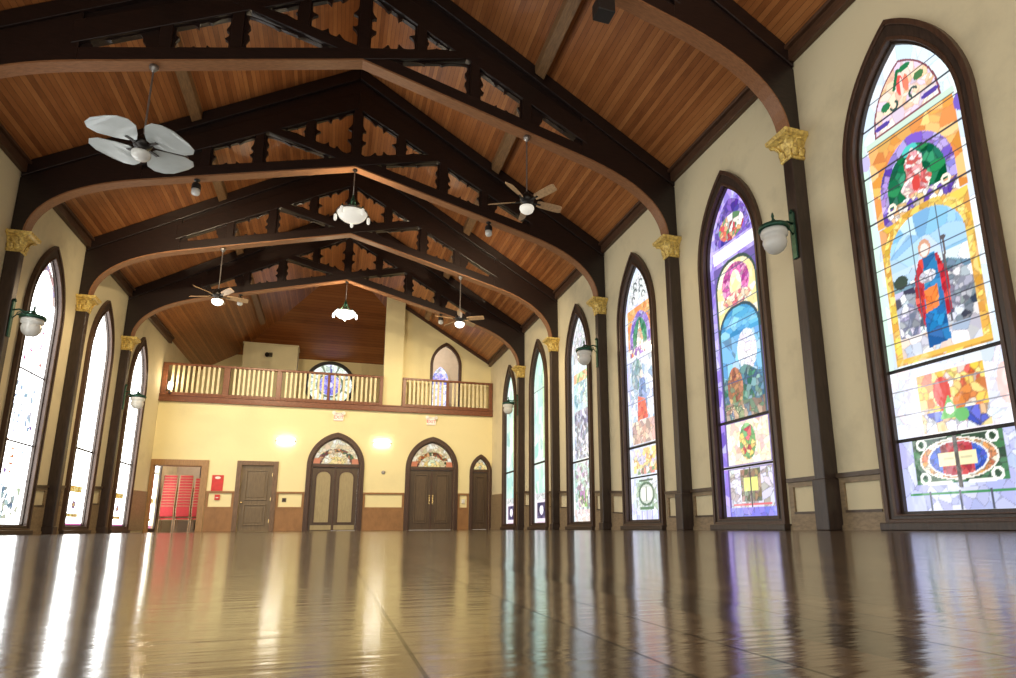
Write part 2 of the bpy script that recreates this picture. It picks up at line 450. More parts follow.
def art_shepherd(A):
    U, Z = A.U, A.Z
    A.vor(Z > 0, PALE, 0.16, 6, 0.006, (150, 165, 175), 1.6)
    A.put((U < -0.60) & (Z > 1.7), (206, 240, 220))
    # leaf panel at the top
    A.put(A.arch(0.44, 4.58, 4.62, 5.34), (120, 60, 70))
    A.vor(A.arch(0.415, 4.60, 4.64, 5.31), [(244, 228, 210), (240, 206, 176), (226, 208, 230), (246, 236, 226), (238, 196, 150)], 0.09, 8, 0.010, (190, 130, 110))
    A.put(A.ell(-0.02, 5.02, 0.05, 0.13), (226, 74, 66)); A.put(A.ell(0.06, 5.0, 0.035, 0.11), (238, 120, 90))
    A.put(A.ell(0.0, 4.98, 0.02, 0.12), (240, 215, 200))
    A.put(A.line((-0.03, 5.22), (-0.10, 5.02), 0.022), (24, 96, 54)); A.put(A.ell(0.06, 5.20, 0.08, 0.04), (22, 110, 60))
    A.put(A.ell(-0.24, 4.88, 0.065, 0.055), (30, 110, 64)); A.put(A.ell(0.22, 4.98, 0.065, 0.055), (60, 110, 60))
    for su in (-1, 1):
        A.put(A.ring(su * 0.13, 4.83, 0.035, 0.062, 0 if su > 0 else 180, 250 if su > 0 else 70), (40, 70, 62))
        A.put(A.ell(su * 0.32, 4.68, 0.11, 0.035), (72, 54, 150))
    A.put(A.rect(-0.58, 0.58, 4.50, 4.58), (198, 222, 206)); A.put(A.rect(-0.58, 0.58, 4.485, 4.50), (60, 60, 56))
    # orange spandrels, violet arch, green wreath
    A.vor(A.rect(-0.56, 0.56, 3.45, 4.485), ORANGE, 0.12, 10, 0.008, (170, 100, 60))
    A.put(A.ell(0.62, 4.36, 0.07, 0.10), (110, 84, 190)); A.put(A.ell(-0.62, 4.36, 0.07, 0.10), (190, 180, 226))
    A.vor(A.arch(0.47, 3.40, 3.80, 4.36), PURPLE, 0.09, 14, 0.008)
    A.vor(A.arch(0.37, 3.45, 3.78, 4.24), GREENS, 0.085, 16, 0.012, (6, 40, 30))
    A.put(A.ell(-0.02, 4.18, 0.10, 0.07), (70, 196, 186))
    A.vor(A.poly([(0, 4.20), (0.12, 4.05), (0.10, 3.9), (0.2, 3.76), (0.12, 3.62), (-0.12, 3.62), (-0.2, 3.76), (-0.10, 3.9), (-0.12, 4.05)]),
          [(240, 222, 216), (226, 150, 150), (246, 236, 230), (210, 90, 84)], 0.05, 12, 0.008, (120, 60, 70))
    A.put(A.ell(0, 3.76, 0.05, 0.09), (205, 56, 52))
    band = A.rect(-0.47, 0.47, 3.36, 3.66) & (Z < 3.66 - 0.12 * np.abs(U))
    A.vor(band, [(112, 80, 184), (240, 230, 214), (94, 62, 168), (230, 186, 130), (246, 240, 236)], 0.06, 14, 0.009)
    for su in (-1, 1): A.put(A.ring(su * 0.34, 3.62, 0.03, 0.06), (246, 238, 214))
    # gold surround and landscape with a robed shepherd
    A.vor(A.rect(-0.55, 0.55, 1.78, 3.44), [(222, 184, 62), (236, 204, 90), (206, 150, 60), (230, 170, 110)], 0.08, 10, 0.009, (140, 90, 40))
    A.vor(A.arch(0.53, 1.8, 3.05, 3.50), [(230, 200, 90), (240, 214, 120), (216, 160, 60)], 0.06, 10, 0.008, (140, 90, 40))
    scene = A.arch(0.46, 1.86, 3.0, 3.42)
    A.vor(scene, SKY, 0.2, 8, 0.005, (90, 130, 160))
    A.vor(scene & (Z < 2.86), [(214, 228, 240), (172, 202, 224), (238, 242, 246)], 0.14, 6, 0.004)
    A.vor(scene & (Z < 2.72 + 0.06 * np.sin(9 * U)), [(84, 126, 150), (116, 150, 170), (70, 104, 120)], 0.1, 8, 0.006)
    A.vor(scene & (Z < 2.62), ROCK, 0.075, 14, 0.012, (50, 54, 66))
    A.put(A.ell(-0.36, 2.72, 0.09, 0.08) & scene, (46, 62, 52))
    A.vor(A.ell(0.30, 2.45, 0.15, 0.22) & scene, [(222, 224, 230), (170, 176, 186), (120, 126, 140)], 0.06, 12, 0.014, (54, 58, 70))
    A.vor(A.ell(-0.32, 2.2, 0.13, 0.26) & scene, [(232, 232, 240), (176, 180, 200), (130, 134, 156)], 0.06, 12, 0.014, (54, 58, 80))
    A.vor(scene & (Z < 2.08), [(238, 234, 232), (206, 210, 222), (168, 178, 200), (236, 214, 196)], 0.09, 10, 0.010, (110, 110, 130))
    A.Z = Z + 0.09
    A.put(A.line((0.21, 3.10), (0.17, 2.2), 0.012), (92, 84, 84)); A.put(A.ell(0.21, 3.11, 0.03, 0.03), (80, 74, 80))
    A.vor(A.poly([(-0.10, 2.98), (0.12, 2.98), (0.21, 2.7), (0.19, 2.3), (0.02, 2.22), (-0.13, 2.2), (-0.21, 2.5), (-0.18, 2.8)]),
          [(206, 44, 46), (222, 70, 56), (178, 32, 44)], 0.09, 10, 0.009, (90, 16, 26))
    A.vor(A.poly([(-0.05, 3.0), (0.09, 3.0), (0.12, 2.6), (0.13, 2.1), (-0.09, 2.04), (-0.10, 2.5)]),
          [(34, 108, 170), (22, 88, 150), (52, 132, 190)], 0.10, 8, 0.008, (12, 40, 80))
    A.vor(A.poly([(-0.09, 2.62), (0.07, 2.64), (0.06, 2.40), (-0.10, 2.36)]), [(232, 118, 48), (222, 86, 44), (240, 150, 70)], 0.07, 8, 0.008, (140, 50, 20))
    A.vor(A.ell(-0.03, 2.76, 0.10, 0.07), [(240, 236, 234), (206, 206, 216)], 0.05, 8, 0.008)
    A.vor(A.poly([(-0.12, 2.36), (0.10, 2.40), (0.14, 2.02), (-0.13, 1.98)]), [(24, 110, 176), (30, 130, 200), (18, 84, 150)], 0.09, 8, 0.008, (10, 44, 84))
    A.put(A.ell(-0.02, 3.08, 0.075, 0.105), (206, 150, 120)); A.put(A.ell(-0.02, 3.06, 0.052, 0.075), (246, 224, 216))
    A.put(A.ell(0.04, 1.94, 0.04, 0.06), (240, 196, 186))
    A.Z = Z
    A.put(A.rect(-0.55, 0.55, 1.80, 1.86), (226, 178, 70))
    A.bars(np.arange(2.06, 5.3, 0.30), 0.008)
    A.vbars((-0.16, 0.18), 2.1, 3.42)
    # lower panels
    A.vor(A.rect(-0.72, 0.72, 0.97, 1.76), [(232, 232, 240), (214, 220, 238), (240, 226, 230)], 0.12, 8, 0.006, (150, 150, 170))
    pan = A.rect(-0.34, 0.42, 1.0, 1.62)
    A.vor(pan, [(236, 190, 70), (224, 130, 60), (240, 214, 130), (214, 90, 60), (238, 226, 214)], 0.075, 14, 0.012, (120, 60, 40))
    A.vor(pan & (Z < 1.2), [(60, 76, 186), (230, 232, 244), (84, 106, 204), (236, 200, 150)], 0.07, 14, 0.012)
    A.put(A.ell(-0.06, 1.4, 0.10, 0.16), (206, 66, 60))
    A.put(A.poly([(0, 1.36), (0.12, 1.12), (-0.12, 1.12)]), (120, 190, 110)); A.put(A.ell(0.0, 1.22, 0.05, 0.06), (240, 238, 226)); A.put(A.ell(0.12, 1.14, 0.08, 0.07), (96, 176, 96))
    A.put(A.ell(0.60, 1.36, 0.08, 0.2), (238, 196, 190))
    A.bars((1.5, 1.24), 0.006, (120, 120, 130))
    A.vor(A.rect(-0.72, 0.72, 0.2, 0.95), [(184, 192, 232), (204, 210, 240), (168, 176, 222)], 0.13, 6, 0.007, (90, 92, 120))
    A.medallion(0.71, 0.24, 0.50, (40, 74, 50), [(214, 150, 90), (236, 224, 200), (196, 120, 80)], ((52, 84, 190), (176, 50, 62)), (236, 226, 176))
    A.put(A.rect(-0.60, 0.60, 0.355, 0.385), (50, 130, 72)); A.put(A.ell(0.66, 0.66, 0.06, 0.22), (232, 130, 80))
    A.vbars((-0.36, -0.02, 0.3), 0.2, 0.40, 0.009)
    A.mix(0.08)

def art_blue(A):
    U, Z = A.U, A.Z
    A.vor(Z > 0, [(150, 128, 226), (178, 160, 236), (196, 186, 244), (128, 100, 212)], 0.11, 12, 0.008, (110, 90, 180), 1.3)
    A.put((np.abs(U) < 0.56) & (Z < 4.3), (92, 74, 150))
    A.vor(A.arch(0.48, 4.62, 4.70, 5.36), PURPLE[:3] + [(70, 50, 160)], 0.08, 14, 0.010)
    A.vor(A.ell(0.0, 4.86, 0.34, 0.22), [(226, 92, 70), (90, 140, 90), (240, 170, 120), (236, 230, 224), (200, 60, 70)], 0.075, 14, 0.010)
    A.put(A.rect(-0.55, 0.62, 4.36, 4.58), (246, 242, 250))
    A.put(A.arch(0.54, 3.0, 3.85, 4.32), (40, 58, 50))
    A.vor(A.arch(0.50, 3.0, 3.83, 4.26), [(246, 236, 190), (250, 244, 216), (240, 220, 150)], 0.12, 6, 0.006, (190, 160, 100))
    ringm = A.ell(0, 3.88, 0.36, 0.34) & ~A.ell(0, 3.84, 0.15, 0.26)
    A.vor(ringm, [(196, 70, 150), (222, 110, 180), (170, 50, 130), (230, 150, 200)], 0.07, 12, 0.008)
    A.vor(A.ell(0, 3.62, 0.36, 0.12), [(240, 190, 150), (250, 240, 210), (220, 110, 110)], 0.07, 12, 0.008)
    A.put(A.arch(0.53, 1.70, 3.05, 3.52), (36, 60, 70))
    scene = A.arch(0.49, 1.70, 3.03, 3.47)
    A.vor(scene, [(60, 150, 204), (90, 176, 220), (40, 122, 184), (130, 200, 230)], 0.16, 10, 0.007, (30, 80, 130), 0.5)
    A.vor(scene & (Z < 3.02), [(120, 190, 232), (176, 214, 242), (90, 160, 220)], 0.15, 8, 0.007)
    A.vor(A.ell(0.16, 2.72, 0.24, 0.34) & scene, [(246, 246, 252), (220, 230, 246), (236, 226, 244)], 0.1, 6, 0.006)
    A.vor(scene & (Z < 2.42 + 0.08 * np.sin(8 * U + 1)), [(70, 120, 150), (52, 92, 116), (110, 150, 150), (50, 110, 90)], 0.08, 14, 0.010)
    A.vor(A.ell(-0.20, 2.18, 0.20, 0.34) & scene, [(176, 104, 70), (140, 84, 60), (206, 150, 100), (110, 130, 80)], 0.07, 14, 0.010)
    A.vor(scene & (Z < 1.95), [(120, 96, 80), (90, 120, 90), (160, 130, 110), (70, 100, 120)], 0.08, 14, 0.010)
    A.bars((1.68,), 0.022, (60, 54, 56)); A.bars(np.arange(1.98, 4.2, 0.31), 0.006, (50, 70, 110))
    A.vor(A.rect(-0.52, 0.52, 0.98, 1.64), [(238, 236, 190), (246, 226, 200), (226, 236, 210), (232, 190, 180), (250, 246, 236)], 0.085, 10, 0.008, (140, 130, 110))
    A.vor(A.ell(0, 1.32, 0.20, 0.28), [(206, 70, 80), (110, 170, 110), (240, 210, 120)], 0.07, 14, 0.010)
    A.bars((0.95,), 0.02, (236, 230, 246))
    A.vor(A.rect(-0.52, 0.52, 0.3, 0.92), [(226, 226, 236), (200, 196, 220), (170, 160, 160)], 0.09, 10, 0.010)
    A.vor(A.rect(-0.24, 0.24, 0.42, 0.90), [(110, 90, 70), (150, 120, 96), (90, 110, 80)], 0.07, 14, 0.010)
    A.put(A.rect(-0.17, 0.17, 0.58, 0.78), (226, 236, 120)); A.put(A.rect(-0.45, 0.45, 0.36, 0.39), (214, 90, 100))
    A.put(A.rect(-0.02, 0.02, 0.2, 0.93), (60, 54, 60))
    A.vor(A.rect(-0.55, 0.55, 0.16, 0.34), [(110, 110, 220), (130, 120, 226)], 0.1, 8, 0.006)
    A.mix(0.14)

def art_red_figure(A):
    U, Z = A.U, A.Z
    A.vor(Z > 0, [(206, 212, 242), (222, 228, 248), (190, 196, 236), (214, 232, 244)], 0.12, 8, 0.007, (140, 144, 180), 1.4)
    A.vor(A.arch(0.46, 4.72, 4.8, 5.38), [(240, 244, 246), (226, 232, 236)], 0.09, 6, 0.012, (50, 60, 60))
    for su in (-1, 1):
        for k in range(3): A.put(A.ring(su * (0.13 + 0.1 * (k == 0)), 4.84 + 0.15 * k, 0.05, 0.085, 0, 230), (36, 48, 48))
    A.vor(A.rect(-0.54, 0.54, 3.75, 4.66), ORANGE[:2] + [(240, 130, 60)], 0.1, 10, 0.008)
    A.vor(A.arch(0.46, 3.6, 4.0, 4.54), PURPLE, 0.085, 14, 0.010)
    A.vor(A.arch(0.32, 3.6, 3.95, 4.40), GREENS, 0.085, 14, 0.010)
    A.vor(A.poly([(0, 4.34), (0.15, 3.9), (0.1, 3.66), (-0.1, 3.66), (-0.15, 3.9)]), [(240, 214, 190), (226, 170, 120), (246, 240, 230)], 0.06, 10, 0.008)
    A.vor(A.rect(-0.5, 0.5, 3.6, 3.78), [(230, 120, 90), (110, 70, 170), (240, 226, 200)], 0.07, 14, 0.010)
    scene = A.rect(-0.5, 0.5, 1.72, 3.6)
    A.vor(scene, [(236, 240, 248), (196, 214, 232), (150, 176, 206), (226, 230, 240)], 0.12, 10, 0.009)
    A.vor(A.ell(-0.22, 3.2, 0.24, 0.34) & scene, [(120, 156, 170), (90, 130, 130), (170, 190, 190)], 0.09, 12, 0.010)
    A.vor(A.poly([(-0.1, 3.1), (0.14, 3.06), (0.22, 2.5), (0.12, 2.2), (-0.2, 2.3)]), [(96, 130, 190), (130, 160, 210), (60, 90, 150)], 0.09, 12, 0.010)
    A.vor(A.poly([(-0.2, 2.72), (0.12, 2.62), (0.22, 2.22), (-0.24, 2.2)]), [(214, 50, 46), (236, 90, 66)], 0.1, 10, 0.010)
    A.put(A.ell(0.0, 3.16, 0.06, 0.09), (238, 214, 200))
    A.vor(A.rect(-0.5, 0.5, 1.72, 2.2), [(216, 170, 150), (196, 150, 140), (226, 200, 180), (160, 130, 130)], 0.1, 10, 0.009)
    A.bars((1.68,), 0.02, (70, 66, 70)); A.bars(np.arange(2.0, 4.6, 0.3), 0.005, (110, 120, 150))
    A.vor(A.rect(-0.5, 0.5, 1.14, 1.62), [(240, 214, 130), (232, 170, 90), (246, 232, 190), (200, 196, 220)], 0.09, 12, 0.010)
    A.vor(A.rect(-0.4, 0.4, 1.1, 1.22), [(110, 150, 100), (206, 120, 110), (220, 226, 210)], 0.07, 12, 0.010)
    A.bars((1.05,), 0.025, (226, 238, 246))
    A.vor(A.rect(-0.45, 0.45, 0.38, 1.0), [(190, 214, 200), (150, 180, 150), (214, 222, 232)], 0.09, 8, 0.010, (40, 60, 50))
    A.put(A.ell(0, 0.70, 0.34, 0.24), (54, 84, 62)); A.put(A.ell(0, 0.70, 0.28, 0.19), (190, 200, 190)); A.put(A.rect(-0.22, 0.22, 0.58, 0.82), (240, 238, 226))
    A.put(A.rect(-0.02, 0.02, 0.55, 0.85), (70, 90, 74)); A.put(A.rect(-0.3, 0.3, 0.95, 0.985), (50, 70, 54)); A.put(A.rect(-0.3, 0.3, 0.40, 0.44), (60, 100, 64))
    A.vbars((-0.45, -0.22, 0, 0.22, 0.45), 0.16, 0.38, 0.018, (150, 150, 200))
    A.mix(0.22)

def art_pastel(A):
    U, Z = A.U, A.Z
    A.vor(Z > 0, [(226, 234, 236), (206, 226, 230), (238, 240, 240), (196, 214, 224)], 0.11, 8, 0.007, (150, 160, 165), 1.4)
    A.vor(A.arch(0.5, 4.3, 4.6, 5.4), [(230, 234, 236), (190, 196, 200), (210, 206, 220)], 0.09, 10, 0.012, (90, 96, 96))
    A.vor(A.rect(-0.5, 0.5, 3.75, 4.0), [(232, 160, 110), (240, 196, 150), (170, 210, 150)], 0.1, 12, 0.008)
    A.vor(A.rect(-0.5, 0.5, 3.0, 3.75), [(190, 226, 220), (214, 236, 226), (170, 206, 220), (120, 170, 190)], 0.13, 10, 0.008)
    A.vor(A.rect(-0.5, 0.5, 1.75, 3.0), [(150, 158, 186), (186, 194, 216), (120, 124, 156), (206, 212, 226), (96, 104, 128)], 0.09, 12, 0.009)
    A.bars((1.70,), 0.025, (130, 110, 100))
    A.vor(A.rect(-0.55, 0.55, 0.5, 1.66), [(196, 222, 214), (170, 206, 200), (220, 214, 230), (150, 170, 160), (140, 120, 150)], 0.09, 12, 0.009)
    A.vor(A.rect(-0.3, 0.3, 0.55, 0.95), [(110, 170, 100), (90, 110, 100), (170, 120, 170), (214, 226, 200)], 0.08, 14, 0.010)
    A.vor(A.rect(-0.6, 0.6, 0.14, 0.5), [(236, 226, 230), (226, 206, 200), (244, 240, 236)], 0.1, 8, 0.007)
    A.mix(0.15)

def art_aqua(A):
    U, Z = A.U, A.Z
    A.vor(Z > 0, [(202, 232, 220), (186, 224, 214), (216, 238, 226), (170, 214, 208)], 0.22, 8, 0.004, (150, 190, 180), 1.6)
    A.vor((Z > 2.1) & (U > 0.2), [(206, 236, 190), (190, 226, 180)], 0.25, 8, 0.0)
    A.put(np.abs(U) > 0.64, (236, 240, 240))
    A.bars((1.98,), 0.022, (60, 72, 70)); A.bars((4.25,), 0.014, (110, 130, 126))
    A.vor(A.rect(-0.64, 0.64, 0.86, 1.06), [(226, 226, 226), (206, 214, 214)], 0.1, 8, 0.01)
    A.put(A.rect(-0.60, 0.60, 0.14, 0.86), (236, 226, 236))
    A.vor(A.rect(-0.40, 0.40, 0.34, 0.80), [(96, 84, 120), (66, 60, 92)], 0.08, 10, 0.008); A.put(A.ell(0, 0.57, 0.18, 0.14), (244, 240, 252))
    A.put(A.rect(-0.4, 0.4, 0.18, 0.24), (214, 190, 206))

def art_bright(A):      # left wall: daylight so strong that only traces of colour show
    U, Z = A.U, A.Z
    A.put(Z > 0, (250, 252, 252))
    A.put(np.abs(U) > 0.66, (214, 240, 226))
    A.vor(A.arch(0.6, 4.7, 4.6, 5.45) & ~A.arch(0.48, 4.7, 4.6, 5.3), [(240, 190, 190), (244, 214, 206), (206, 196, 226)], 0.09, 10, 0.008)
    rng = A.rng
    for k in range(46):
        z = rng.uniform(0.5, 4.9); u = rng.uniform(-0.5, 0.5); r = rng.uniform(0.02, 0.05)
        c = [(226, 110, 70), (206, 90, 150), (150, 110, 190), (110, 160, 210), (200, 90, 80)][rng.integers(5)]
        if 3.0 < z < 4.2 and rng.random() < 0.5: c = (220, 90, 160)
        A.put(A.ell(u, z, r, r * 1.3), c)
    A.vor(A.rect(-0.4, 0.4, 2.0, 2.9), [(246, 250, 252), (170, 206, 236), (226, 236, 246), (120, 170, 220)], 0.07, 8, 0.008, (190, 200, 220), weights=[0.5, 0.2, 0.2, 0.1])
    A.bars((3.15, 1.75, 1.05), 0.018, (120, 70, 60))
    for z in (1.55, 1.4, 1.25): A.put(A.ring(-0.1, z, 0.06, 0.1), (216, 120, 60))
    A.vor(A.rect(-0.5, 0.5, 0.3, 0.9), [(236, 244, 240), (190, 214, 214), (120, 150, 180), (226, 236, 206)], 0.09, 8, 0.008, weights=[0.55, 0.2, 0.1, 0.15])

def art_white(A):  # overexposing daylight is put into the near-white pane colours
    U, Z = A.U, A.Z
    A.put(Z > 0, (252, 253, 250))
    A.put(np.abs(U) > 0.68, (226, 244, 232))
    A.put(A.ell(-0.3, 4.9, 0.08, 0.14), (246, 206, 210))
    A.bars((2.0,), 0.022, (70, 84, 70))
    A.vor(A.rect(-0.42, 0.42, 0.98, 1.12), [(240, 200, 90), (246, 226, 150)], 0.07, 8, 0.008)
    A.put(A.ell(0, 0.68, 0.13, 0.10), (120, 84, 150)); A.put(A.ell(0, 0.68, 0.05, 0.04), (226, 190, 110))
    A.vor(A.rect(-0.36, 0.36, 0.38, 0.47), [(220, 170, 80), (240, 220, 150)], 0.06, 8, 0.008)
    A.put(Z < 0.24, (226, 130, 190))

def art_rose(A):
    U, Z = A.U, A.Z
    R = np.hypot(U, Z); T = np.arctan2(Z, U)
    A.vor(R < 2, [(238, 242, 236), (214, 230, 214), (226, 236, 246), (190, 206, 196)], 0.13, 10, 0.02, (90, 96, 90))
    A.put((R > 0.50) & (R < 0.58), (90, 104, 90))
    A.put((R > 0.58) & (np.abs(((T * 8 / math.pi) % 2) - 1) < 0.12), (110, 120, 100))
    A.vor(R < 0.46, [(150, 146, 226), (176, 170, 238), (120, 116, 206)], 0.10, 10, 0.012)
    A.put(A.rect(-0.03, 0.03, -1, 1), (72, 60, 140)); A.put(R < 0.12, (206, 204, 246))

def art_lunette(A):
    U, Z = A.U, A.Z
    R = np.hypot(U, Z * 1.15); T = np.arctan2(Z, U)
    A.vor(R < 9, [(244, 232, 196), (236, 216, 170), (246, 240, 220), (222, 206, 160)], 0.11, 8, 0.012, (120, 100, 80))
    A.vor((R > 0.50) & (R < 0.68), [(176, 96, 60), (84, 96, 66), (206, 150, 90), (120, 70, 60), (230, 214, 170)], 0.085, 12, 0.012)
    A.put((np.abs(((T * 5 / math.pi) % 1) - 0.5) > 0.46) & (R < 0.5) & (R > 0.12), (150, 126, 90))
    A.vor((R < 0.34), [(246, 224, 150), (240, 200, 130), (230, 236, 200)], 0.1, 8, 0.01)
    A.put((np.abs(U) > 0.55) & (Z < 0.22), (216, 130, 90)); A.put(Z < 0.03, (96, 84, 60))

def pane(name, art, mat, widthf, z0, z1, nu, nz, seed, M, parent, zoff=0.0, label=None):
    """a glass pane: rows of coloured cells that fill the opening width at every height"""
    t = np.linspace(-1, 1, nu); z = np.linspace(z0, z1, nz)
    w = np.array([widthf(v) for v in z])
    U = t[None, :] * w[:, None]; Z = np.repeat(z[:, None], nu, 1)
    A = Art(U, Z - zoff, seed); art(A)
    c = np.clip(A.c / 255.0, 0, 1)
    lin = np.where(c <= 0.04045, c / 12.92, ((c + 0.055) / 1.055) ** 2.4)
    if mat is M_GLASS_L:      # colours strong enough to show against the bright daylight
        lin = np.where(c.min(axis=2, keepdims=True) > 0.86, lin, lin * 0.13)
    off = world_loc(parent)
    verts = [Vector(M(U[j, i], Z[j, i], 0)) - off for j in range(nz) for i in range(nu)]
    faces = [(j * nu + i, j * nu + i + 1, (j + 1) * nu + i + 1, (j + 1) * nu + i) for j in range(nz - 1) for i in range(nu - 1)]
    me = bpy.data.meshes.new(name); me.from_pydata(verts, [], faces)
    at = me.attributes.new('art', 'FLOAT_COLOR', 'POINT')
    rgba = np.ones((nu * nz, 4), np.float32); rgba[:, :3] = lin.reshape(-1, 3)
    at.data.foreach_set('color', rgba.ravel())
    me.materials.append(mat)
    o = bpy.data.objects.new(name, me); COL.objects.link(o); o.parent = parent
    if label: o['label'] = label
    return o

# ------------------------------------------------------------------ setting: floor, roof, walls
def struct(name, bm, m, **kw):
    o = obj(name, bm, m, None, **kw); o['kind'] = 'structure'
    return o

struct('floor', box(BM(), -6.2, 6.2, YFRONT, 30.0, -0.2, 0.0), M_FLOOR)

bm = BM()                                   # roof boarding: two slopes
hipx = 4.57
def slab_poly(bm, pts, th=0.12):
    a = [bm.verts.new(p) for p in pts]; b = [bm.verts.new((p[0], p[1], p[2] + th)) for p in pts]
    bm.faces.new(a); bm.faces.new(b[::-1])
    for i in range(len(pts)):
        j = (i + 1) % len(pts); bm.faces.new([a[i], a[j], b[j], b[i]])
e = 0.3
slab_poly(bm, [(-WX - e, YFRONT, zroof(WX + e)), (0, YFRONT, ZR), (0, 24.15, ZR), (-hipx, 29.83, zroof(hipx)), (-WX - e, 29.83, zroof(WX + e))])
struct('ceiling', bm, M_ROOF)
bm = BM()
slab_poly(bm, [(WX + e, YFRONT, zroof(WX + e)), (WX + e, 24.75, zroof(WX + e)), (2.45, 24.75, zroof(2.45)), (2.45, 27.2, zroof(2.45)), (0, 24.15, ZR), (0, YFRONT, ZR)])
struct('ceiling', bm, M_ROOF)
bm = BM()
slab_poly(bm, [(0, 24.15, ZR), (-hipx, 29.83, zroof(hipx)), (hipx, 29.83, zroof(hipx))])
struct('ceiling', bm, M_HIP)

W_A, W_Z0, W_ZS, W_ZA = 0.83, 0.07, 4.30, 5.83      # outer edge of the window casings
G_A, G_Z0, G_ZS, G_ZA = 0.675, 0.17, 4.30, 5.55      # glass
J_A, J_ZA = 0.70, 5.58
WYS = [8.04 + SP * i for i in range(-3, 5)]          # window centres along the hall
PORCH_Y, PORCH_A = 24.98, 0.42                      # window in the left wall beyond the doorway

def Mwall(side, yc):
    # p to the viewer's right, q up, d into the room
    return lambda p, q, d: (side * (WX - d), yc - side * p, q)

for side, nm, yend in ((1, 'right', 24.9), (-1, 'left', 29.9)):
    bm = BM()
    ys = [w for w in WYS]
    holes = [[(y + u, z) for u, z in lancet(J_A, G_Z0 - 0.03, G_ZS, J_ZA)] for y in ys]
    if side < 0: holes.append([(PORCH_Y - PORCH_A, 0.12), (PORCH_Y + PORCH_A, 0.12), (PORCH_Y + PORCH_A, 2.75), (PORCH_Y - PORCH_A, 2.75)])
    outer = [(YFRONT, 0), (yend, 0), (yend, ZE + 0.05), (YFRONT, ZE + 0.05)]
    plate(bm, [outer] + holes, 0, 0.26, lambda p, q, d, s=side: (s * (WX + d), p, q))
    struct('wall_' + nm, bm, M_PLASTER)

# cornice boards where roof and side walls meet
for n, side in ((1, 1), (2, -1)):
    bm = BM()
    ye = 24.5
    for (x0, x1, z0, z1) in ((WX - 0.10, WX, ZE - 0.20, ZE + 0.02), (WX - 0.16, WX, ZE - 0.03, ZE + 0.03)):
        a = sorted((side * x0, side * x1)); box(bm, a[0], a[1], YFRONT, ye, z0, z1)
    struct('trim_%d' % n, bm, M_CORNICE, bev=0.01)

# wainscot of the side walls: chair rail and panel frames follow the rise of the old floor
RY = [(-4, .68), (10.2, .68), (12.6, .83), (16.2, 1.02), (19.4, 1.20), (24.3, 1.32)]
BY = [(-4, .20), (10.2, .21), (12.9, .36), (13.7, .45), (16.1, .57), (19.4, .73), (24.3, .85)]
def interp(t, y):
    for (a, va), (b, vb) in zip(t, t[1:]):
        if y <= b: return va + (vb - va) * (y - a) / (b - a)
    return t[-1][1]
def slab(bm, side, y0, y1, f0, f1, d0, d1):
    pts = []
    for d in (d0, d1):
        for y in (y0, y1):
            for f in (f0, f1): pts.append((side * (WX - d), y, f(y)))
    hexa(bm, pts)
zr = lambda dz: (lambda y: interp(RY, y) + dz)
zb = lambda dz: (lambda y: interp(BY, y) + dz)
zc = lambda v: (lambda y: v)
for side, nm, tn in ((1, 'right', 3), (-1, 'left', 4)):
    rail, frame, base = BM(), BM(), BM()
    segs = []
    for i, p in enumerate(PYS):
        segs += [(p - SP / 2 + 0.87, p - 0.09), (p + 0.09, p + SP / 2 - 0.87)]
    for (a, b) in segs:
        slab(rail, side, a, b, zr(-0.055), zr(0.0), 0, 0.055)
        slab(frame, side, a, b, zr(-0.12), zr(-0.055), 0, 0.028)
        slab(frame, side, a, a + 0.09, zb(0.0), zr(-0.12), 0, 0.028)
        slab(frame, side, b - 0.09, b, zb(0.0), zr(-0.12), 0, 0.028)
        slab(rail, side, a + 0.09, b - 0.09, zb(0.0), zb(0.03), 0, 0.04)
        slab(frame, side, a, b, zc(0.06), zb(0.0), 0, 0.03)
        slab(base, side, a, b, zc(0.0), zc(0.06), 0, 0.05)
    yy = 22.3
    if side > 0:
        slab(frame, side, yy, YB - 0.01, zc(0.06), zr(0.0), 0, 0.03)
        slab(base, side, yy, YB - 0.01, zc(0.0), zc(0.06), 0, 0.05)
    else:
        slab(frame, side, yy, YB - 0.01, zc(0.06), zr(0.0), 0, 0.03)
    struct('trim_%d' % tn, rail, M_RAILW)
    struct('trim_%d' % (tn + 2), frame, M_WAINS)
    struct('baseboard_' + nm, base, M_WAINS)

